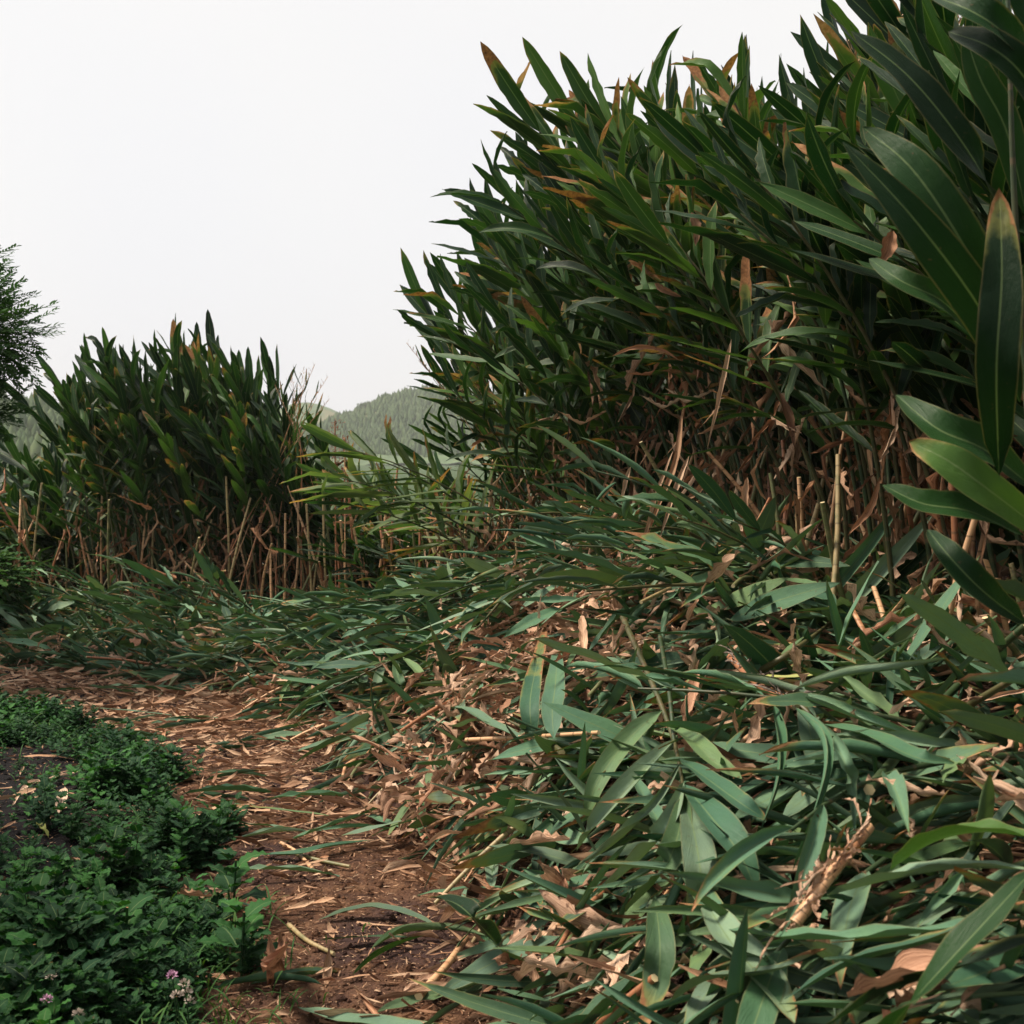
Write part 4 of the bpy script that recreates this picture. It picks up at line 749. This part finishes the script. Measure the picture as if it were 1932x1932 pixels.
for nm, L, mat, lab in (('peeling_stalk', [(1500, 1742, .17), (1560, 1660, .2), (1640, 1560, .22)], M_DRY, 'peeling tan stalk wrapped in torn papery sheaths on the near heap'), ('charred_sheath', [(1378, 1240, .14), (1430, 1290, .15), (1502, 1332, .14)], M_BLK, 'black and white charred papery sheath on the upper heap')):
    P_ = pts3(L); org = P_[0]; r = empty(nm, Matrix.Translation(org)); tag(r, lab, 'stalk'); P3 = crom([p - org for p in P_], 24); t = tube(P3, .012); part('stem', mk_mesh('stem', t.v, t.f, t.uv, np.full(len(t.v), .3)), M_CAN, r); b = Bag()
    for i in range(34):
        p = P3[(i * 7) % 22]; d = P3[(i * 7) % 22 + 1] - p; b.add(DRYF[i % 14], frame(p + np.array([rr(-.01, .01), rr(-.01, .01), rr(0, .015)]), Vector(d).normalized() * (1 if i % 2 else -1) + Vector((rr(-.7, .7), rr(-.7, .7), rr(0, .5))), (rr(-1, 1), rr(-1, 1), 1), rr(.2, .38)))
    part('torn_sheath', b.mesh('torn_sheath'), mat, r)

# ------------------------------------------------------------------ weeds along the path
def weed_leaf(L, W, seed): return arc_leaf(L, W, 11, droop=rr(.3, .9), th0=.25, fold=.22, curl=-.2, wave=.06, prof=ovate, seed=seed, serr=.13)
WL = [weed_leaf(rr(.05, .09), rr(.04, .064), 400 + k) for k in range(8)]
def weed_tpl(seed, hgt, n):
    rg = random.Random(seed); st, lf = [], []
    for b_ in range(rg.randrange(1, 4)):
        a = rg.uniform(0, 6.28); ln = rg.uniform(.1, .5); f = lambda t: Vector((math.cos(a) * ln * hgt * t, math.sin(a) * ln * hgt * t, hgt * t * (1 - .1 * b_))); st.append(tube([tuple(f(q)) for q in (0, .4, 1)], [.0022, .002, .001], 4, False))
        for i in range(n):
            t = .2 + .8 * i / (n - 1); az = i * 1.57 + rg.uniform(-.4, .4)
            for sg in (0, PI):
                up_ = .15 + .5 * (i / n) ; d = (math.cos(az + sg), math.sin(az + sg), up_); s_ = (1.1 - .55 * i / n) * rg.uniform(.8, 1.15)
                p = f(t) + Vector(d) * .012; lf.append(xf(WL[rg.randrange(8)], frame(p, d, (-math.cos(az + sg) * up_, -math.sin(az + sg) * up_, 1), s_)))
    return merge(st), merge(lf)
WT = [weed_tpl(k, rr(.09, .22), 4 + k % 3) for k in range(10)]; WP = []
for st, lf in WT:
    r = empty('weed_plant'); rn = np.repeat(RS.rand(len(lf.v) // 77 + 1), 77)[:len(lf.v)]
    part('stem', mk_mesh('stem', st.v, st.f, st.uv), M_WED, r); part('foliage', mk_mesh('foliage', lf.v, lf.f, lf.uv, rn), M_WED, r); r.location = (0, 0, -50); WP.append(r)
def weed_pt():
    while True:
        y = 3.0 + 5.9 * random.random() ** 1.1; x = rr(-4.2, -.4); px = HALF + x / y * FPX
        if px < -90: continue
        w = wr(y) + .10 * math.sin(y * 5) + .06 * math.sin(y * 13) ; e = w - x
        if e < 0 or (x < sr(y + .18 * math.sin(x * 6)) + .12 * math.sin(y * 9) + .07 * math.sin(y * 23) and random.random() > .1): continue
        if random.random() > .3 + e * 3: continue
        return x, y
wp = sorted([weed_pt() for _ in range(1750)], key=lambda q: q[1]); wu = set(); wacc = {k: [] for k in range(10)}
for i, (x, y) in enumerate(wp):
    k = random.randrange(10); s_ = rr(.5, 1.15) * (1.0 if y > 4.6 else 1.25) * (.62 if y > 6.4 else .76) * (.85 + .5 * math.sin(x * 7 + 2 * math.sin(y * 5)) * math.sin(y * 6)); M = Matrix.Translation((x, y, h1(x, y) - .005)) @ Matrix.Rotation(rr(0, 6.28), 4, 'Z') @ Matrix.Rotation(rr(-.25, .25), 4, 'X') @ Matrix.Scale(s_, 4)
    if i % 3 == 0 and i < 840:
        if k in wu: o = dup(WP[k], M)
        else: wu.add(k); o = WP[k]; o.matrix_basis = M
        tag(o, 'small leafy green weed in the patch at the very front beside the path' if y < 4.6 else 'small leafy green weed in the strip between dark soil and path', 'weed', 'weeds at the front of the strip' if y < 4.6 else 'weeds along the middle of the strip')
    else: wacc[k].append(np.array(M))
wb = Bag()
for k in range(10):
    wb.many(WT[k][1], wacc[k]); wb.many(WT[k][0], wacc[k])
# per-leaf tint in the massed weeds
tag(obj('ground_cover', wb.mesh('ground_cover'), M_WED), 'low mass of dark green weeds beside the path', None, None, 'stuff')
# two bigger bright plants
for px, py, lab in ((110, 1880, 'large bright green toothed-leaf plant among darker weeds at the front'), (235, 1850, 'second bright toothed-leaf plant, closer to the path'), (440, 1740, 'broad-leaved weed leaning over the path edge'), (455, 1860, 'dusty green broad-leaved weed beside the crumpled grey leaf'), (60, 1925, 'bright toothed-leaf plant in the front corner')):
    p = G(px, py, 0); r = empty('broad_weed', Matrix.Translation((p[0], p[1], h1(p[0], p[1])))); tag(r, lab, 'weed'); sc = 1.9; hg = .2
    t = tube([(0, 0, 0), (.01, 0, hg)], .004); part('stem', mk_mesh('stem', t.v, t.f, t.uv), M_WED, r)
    for i in range(10):
        az = i * 1.9 + rr(-.3, .3); t_ = .35 + .65 * i / 9; d = Vector((math.cos(az), math.sin(az), .1 + .4 * t_)); q = WL[i % 8]; m = mk_mesh('leaf', q.v, q.f, q.uv, np.full(len(q.v), random.random())); part('leaf', m, M_WED, r, frame(Vector((0, 0, hg * t_)) + d * .02, d, (-d.x * .3, -d.y * .3, 1), sc * (1.1 - .5 * t_)))
# flowers
def petals(n, r_, s_):
    b = Bag()
    for i in range(n):
        v = Vector((random.gauss(0, 1), random.gauss(0, 1), abs(random.gauss(0, 1)))).normalized(); b.add(arc_leaf(.012, .006, 4, droop=-.5, nv=2, fold=.2, prof=ovate), frame(v * r_, v + Vector((rr(-.5, .5), rr(-.5, .5), .3)), v, s_))
    return b
for px, py, m, lab, n in ((325, 1842, M_PNK, 'pink flower head, topmost of the cluster in the weeds', 1), (348, 1858, M_WHT, 'pale pink flower spike nearest the path', 3), (333, 1880, M_WHT, 'pale flower head, lowest of the cluster in the weeds', 1), (97, 1845, M_WHT, 'cream flower head among the bright toothed leaves', 1), (88, 1888, M_PNK, 'mauve flower head low among the weeds', 1), (148, 1915, M_WHT, 'cream flower head at the very front', 1)):
    p = G(px, py, .2); g = h1(p[0], p[1]); r = empty('flower', Matrix.Translation((p[0], p[1], g))); tag(r, lab, 'flower'); z = p[2] - g
    t = tube([(0, 0, 0), (.01, 0, z * .5), (0, 0, z)], .0018); part('stem', mk_mesh('stem', t.v, t.f, t.uv), M_WED, r)
    for q in range(n): part('flower_head', petals(30, .008, .75).mesh('flower_head'), m, r, Matrix.Translation((q * .006, 0, z - q * .022)))
# grass tufts
gb = Bag(); BL = [arc_leaf(rr(.09, .16), .005, 6, th0=1.3, droop=rr(.5, 1.5), nv=2, fold=.3, seed=k, prof=strap) for k in range(5)]; ga = {k: [] for k in range(5)}
for i in range(1200):
    x, y = weed_pt() if i % 3 else (None, None)
    if x is None: y = rr(3.2, 4.6); x = wr(y) + random.gauss(-.05, .14)
    ga[i % 5].append(np.array(Matrix.Translation((x, y, h1(x, y))) @ Matrix.Rotation(rr(0, 6.28), 4, 'Z') @ Matrix.Scale(rr(.4, 1.1), 4)))
for k in range(5): gb.many(BL[k], ga[k])
tag(obj('grass', gb.mesh('grass'), M_GRS), 'thin grass blades among the weeds', None, None, 'stuff')

# ------------------------------------------------------------------ tree and shrub at the far side of the path
TL = arc_leaf(.046, .016, 4, droop=.3, nv=2, fold=.2)
def sprig(seed):
    rg = random.Random(seed); ts = [tube([(0, 0, 0), (.12, 0, .01), (.24, 0, -.02)], [.002, .0015, .0008], 4, False)]
    for i in range(22):
        q = .02 + .22 * i / 22; a = (1 if i % 2 else -1); d = (math.cos(.9 * a), math.sin(.9 * a), rg.uniform(-.3, .4)); ts.append(xf(TL, frame((q, 0, 0), d, (rg.uniform(-.4, .4), 0, 1), rg.uniform(.7, 1.2))))
    return merge(ts)
SPR = [sprig(k) for k in range(4)]
tr = empty('tree', Matrix.Translation((-4.22, 9.4, h1(-4.22, 9.4)))); tag(tr, 'fine-leaved dark green tree overhanging the edge beyond the weeds', 'tree')
tb = Bag(); tb.add(tube(crom([(0, 0, -.1), (.05, .05, 1.), (.1, 0, 2), (-.3, .1, 2.6), (-.6, 0, 3.0)], 10), np.linspace(.09, .03, 10)))
lobes = [((.56, -.35, 2.22), (.48, .6, .3)), ((.25, -.1, 2.45), (.6, .6, .34)), ((-.35, .1, 2.7), (.5, .5, .3)), ((.6, -.3, 1.75), (.35, .4, .12)), ((-.4, -.9, 2.1), (.4, .5, .4))]
sa = {k: [] for k in range(4)}
for c, rd in lobes:
    for k in range(5): e = Vector(c) + Vector((random.gauss(0, .4) * rd[0], random.gauss(0, .4) * rd[1], random.gauss(0, .4) * rd[2])); tb.add(tube(crom([(.05, 0, max(c[2] - 1.0, .6)), tuple(Vector(c) * .5 + Vector((0, 0, c[2] * .35))), tuple(e)], 6), np.linspace(.03, .006, 6)))
    for i in range(int(2600 * rd[0] * rd[2]) + 250):
        v = Vector((random.gauss(0, 1), random.gauss(0, 1), random.gauss(0, 1))).normalized(); rad = random.random() ** .45 * (1 + .25 * math.sin(v.x * 7 + c[0]) * math.sin(v.z * 6)); p = Vector(c) + Vector((v.x * rd[0], v.y * rd[1], v.z * rd[2])) * rad
        d = (v + Vector((random.gauss(0, .5), random.gauss(0, .5), random.gauss(0, .35)))); sa[i % 4].append(np.array(frame(p, d, (rr(-.5, .5), rr(-.5, .5), 1), rr(.7, 1.2))))
part('trunk', tb.mesh('trunk'), M_BRK, tr); cb = Bag()
for k in range(4): cb.many(SPR[k], sa[k])
part('crown', cb.mesh('crown'), M_TRE, tr)
sh = empty('shrub', Matrix.Translation((-4.6, 10.6, h1(-4.6, 10.6)))); tag(sh, 'dark broad-leaved shrub beneath the fine-leaved tree', 'shrub'); sb = Bag(); wa = {k: [] for k in range(8)}
for i in range(2600):
    v = Vector((random.gauss(0, 1), random.gauss(0, 1), random.gauss(0, 1))).normalized(); p = Vector((v.x * 1.0, v.y * .8, .42 + v.z * .34)) * 1.0; p = Vector((p.x * (rad := random.random() ** .35), p.y * rad, .42 + (p.z - .42) * rad)); wa[i % 8].append(np.array(frame(p, v + Vector((0, 0, -.3)), v + Vector((0, 0, 1)), rr(1.0, 2.0))))
for k in range(8): sb.many(WL[k], wa[k])
part('foliage', sb.mesh('shrub_foliage'), M_TRE, sh); sb = Bag()
for i in range(14): a = i * .9; sb.add(tube([(0, 0, -.05), (math.cos(a) * .3, math.sin(a) * .3, .6), (math.cos(a) * .7, math.sin(a) * .6, 1.1)], [.014, .01, .004]))
part('branches', sb.mesh('shrub_branches'), M_BRK, sh)
# scrub behind everything, closing off the plain
sb = Bag(); la = {k: [] for k in range(8)}
for i in range(3600):
    x = rr(-9, -3.4) if i % 2 else rr(-3.4, 6); y = rr(14.2, 17); z = h1(x, y) + random.random() ** .8 * (1.15 if x < -3.4 else .95); a = rr(0, 6.28); la[i % 8].append(np.array(frame((x, y, z), (math.cos(a), math.sin(a), rr(-.2, 1.2)), (0, 0, 1), rr(.8, 1.2))))
for k in range(8): sb.many(LOW[k], la[k])
tag(obj('scrub', sb.mesh('scrub'), M_GRN), 'dark low scrub behind the thickets', None, None, 'stuff')
# unused prototypes are removed
for o in [o for o in COL.objects if o.parent is None and o.location.z < -40]:
    for c in KIDS.get(o.name, []): bpy.data.objects.remove(c)
    bpy.data.objects.remove(o)
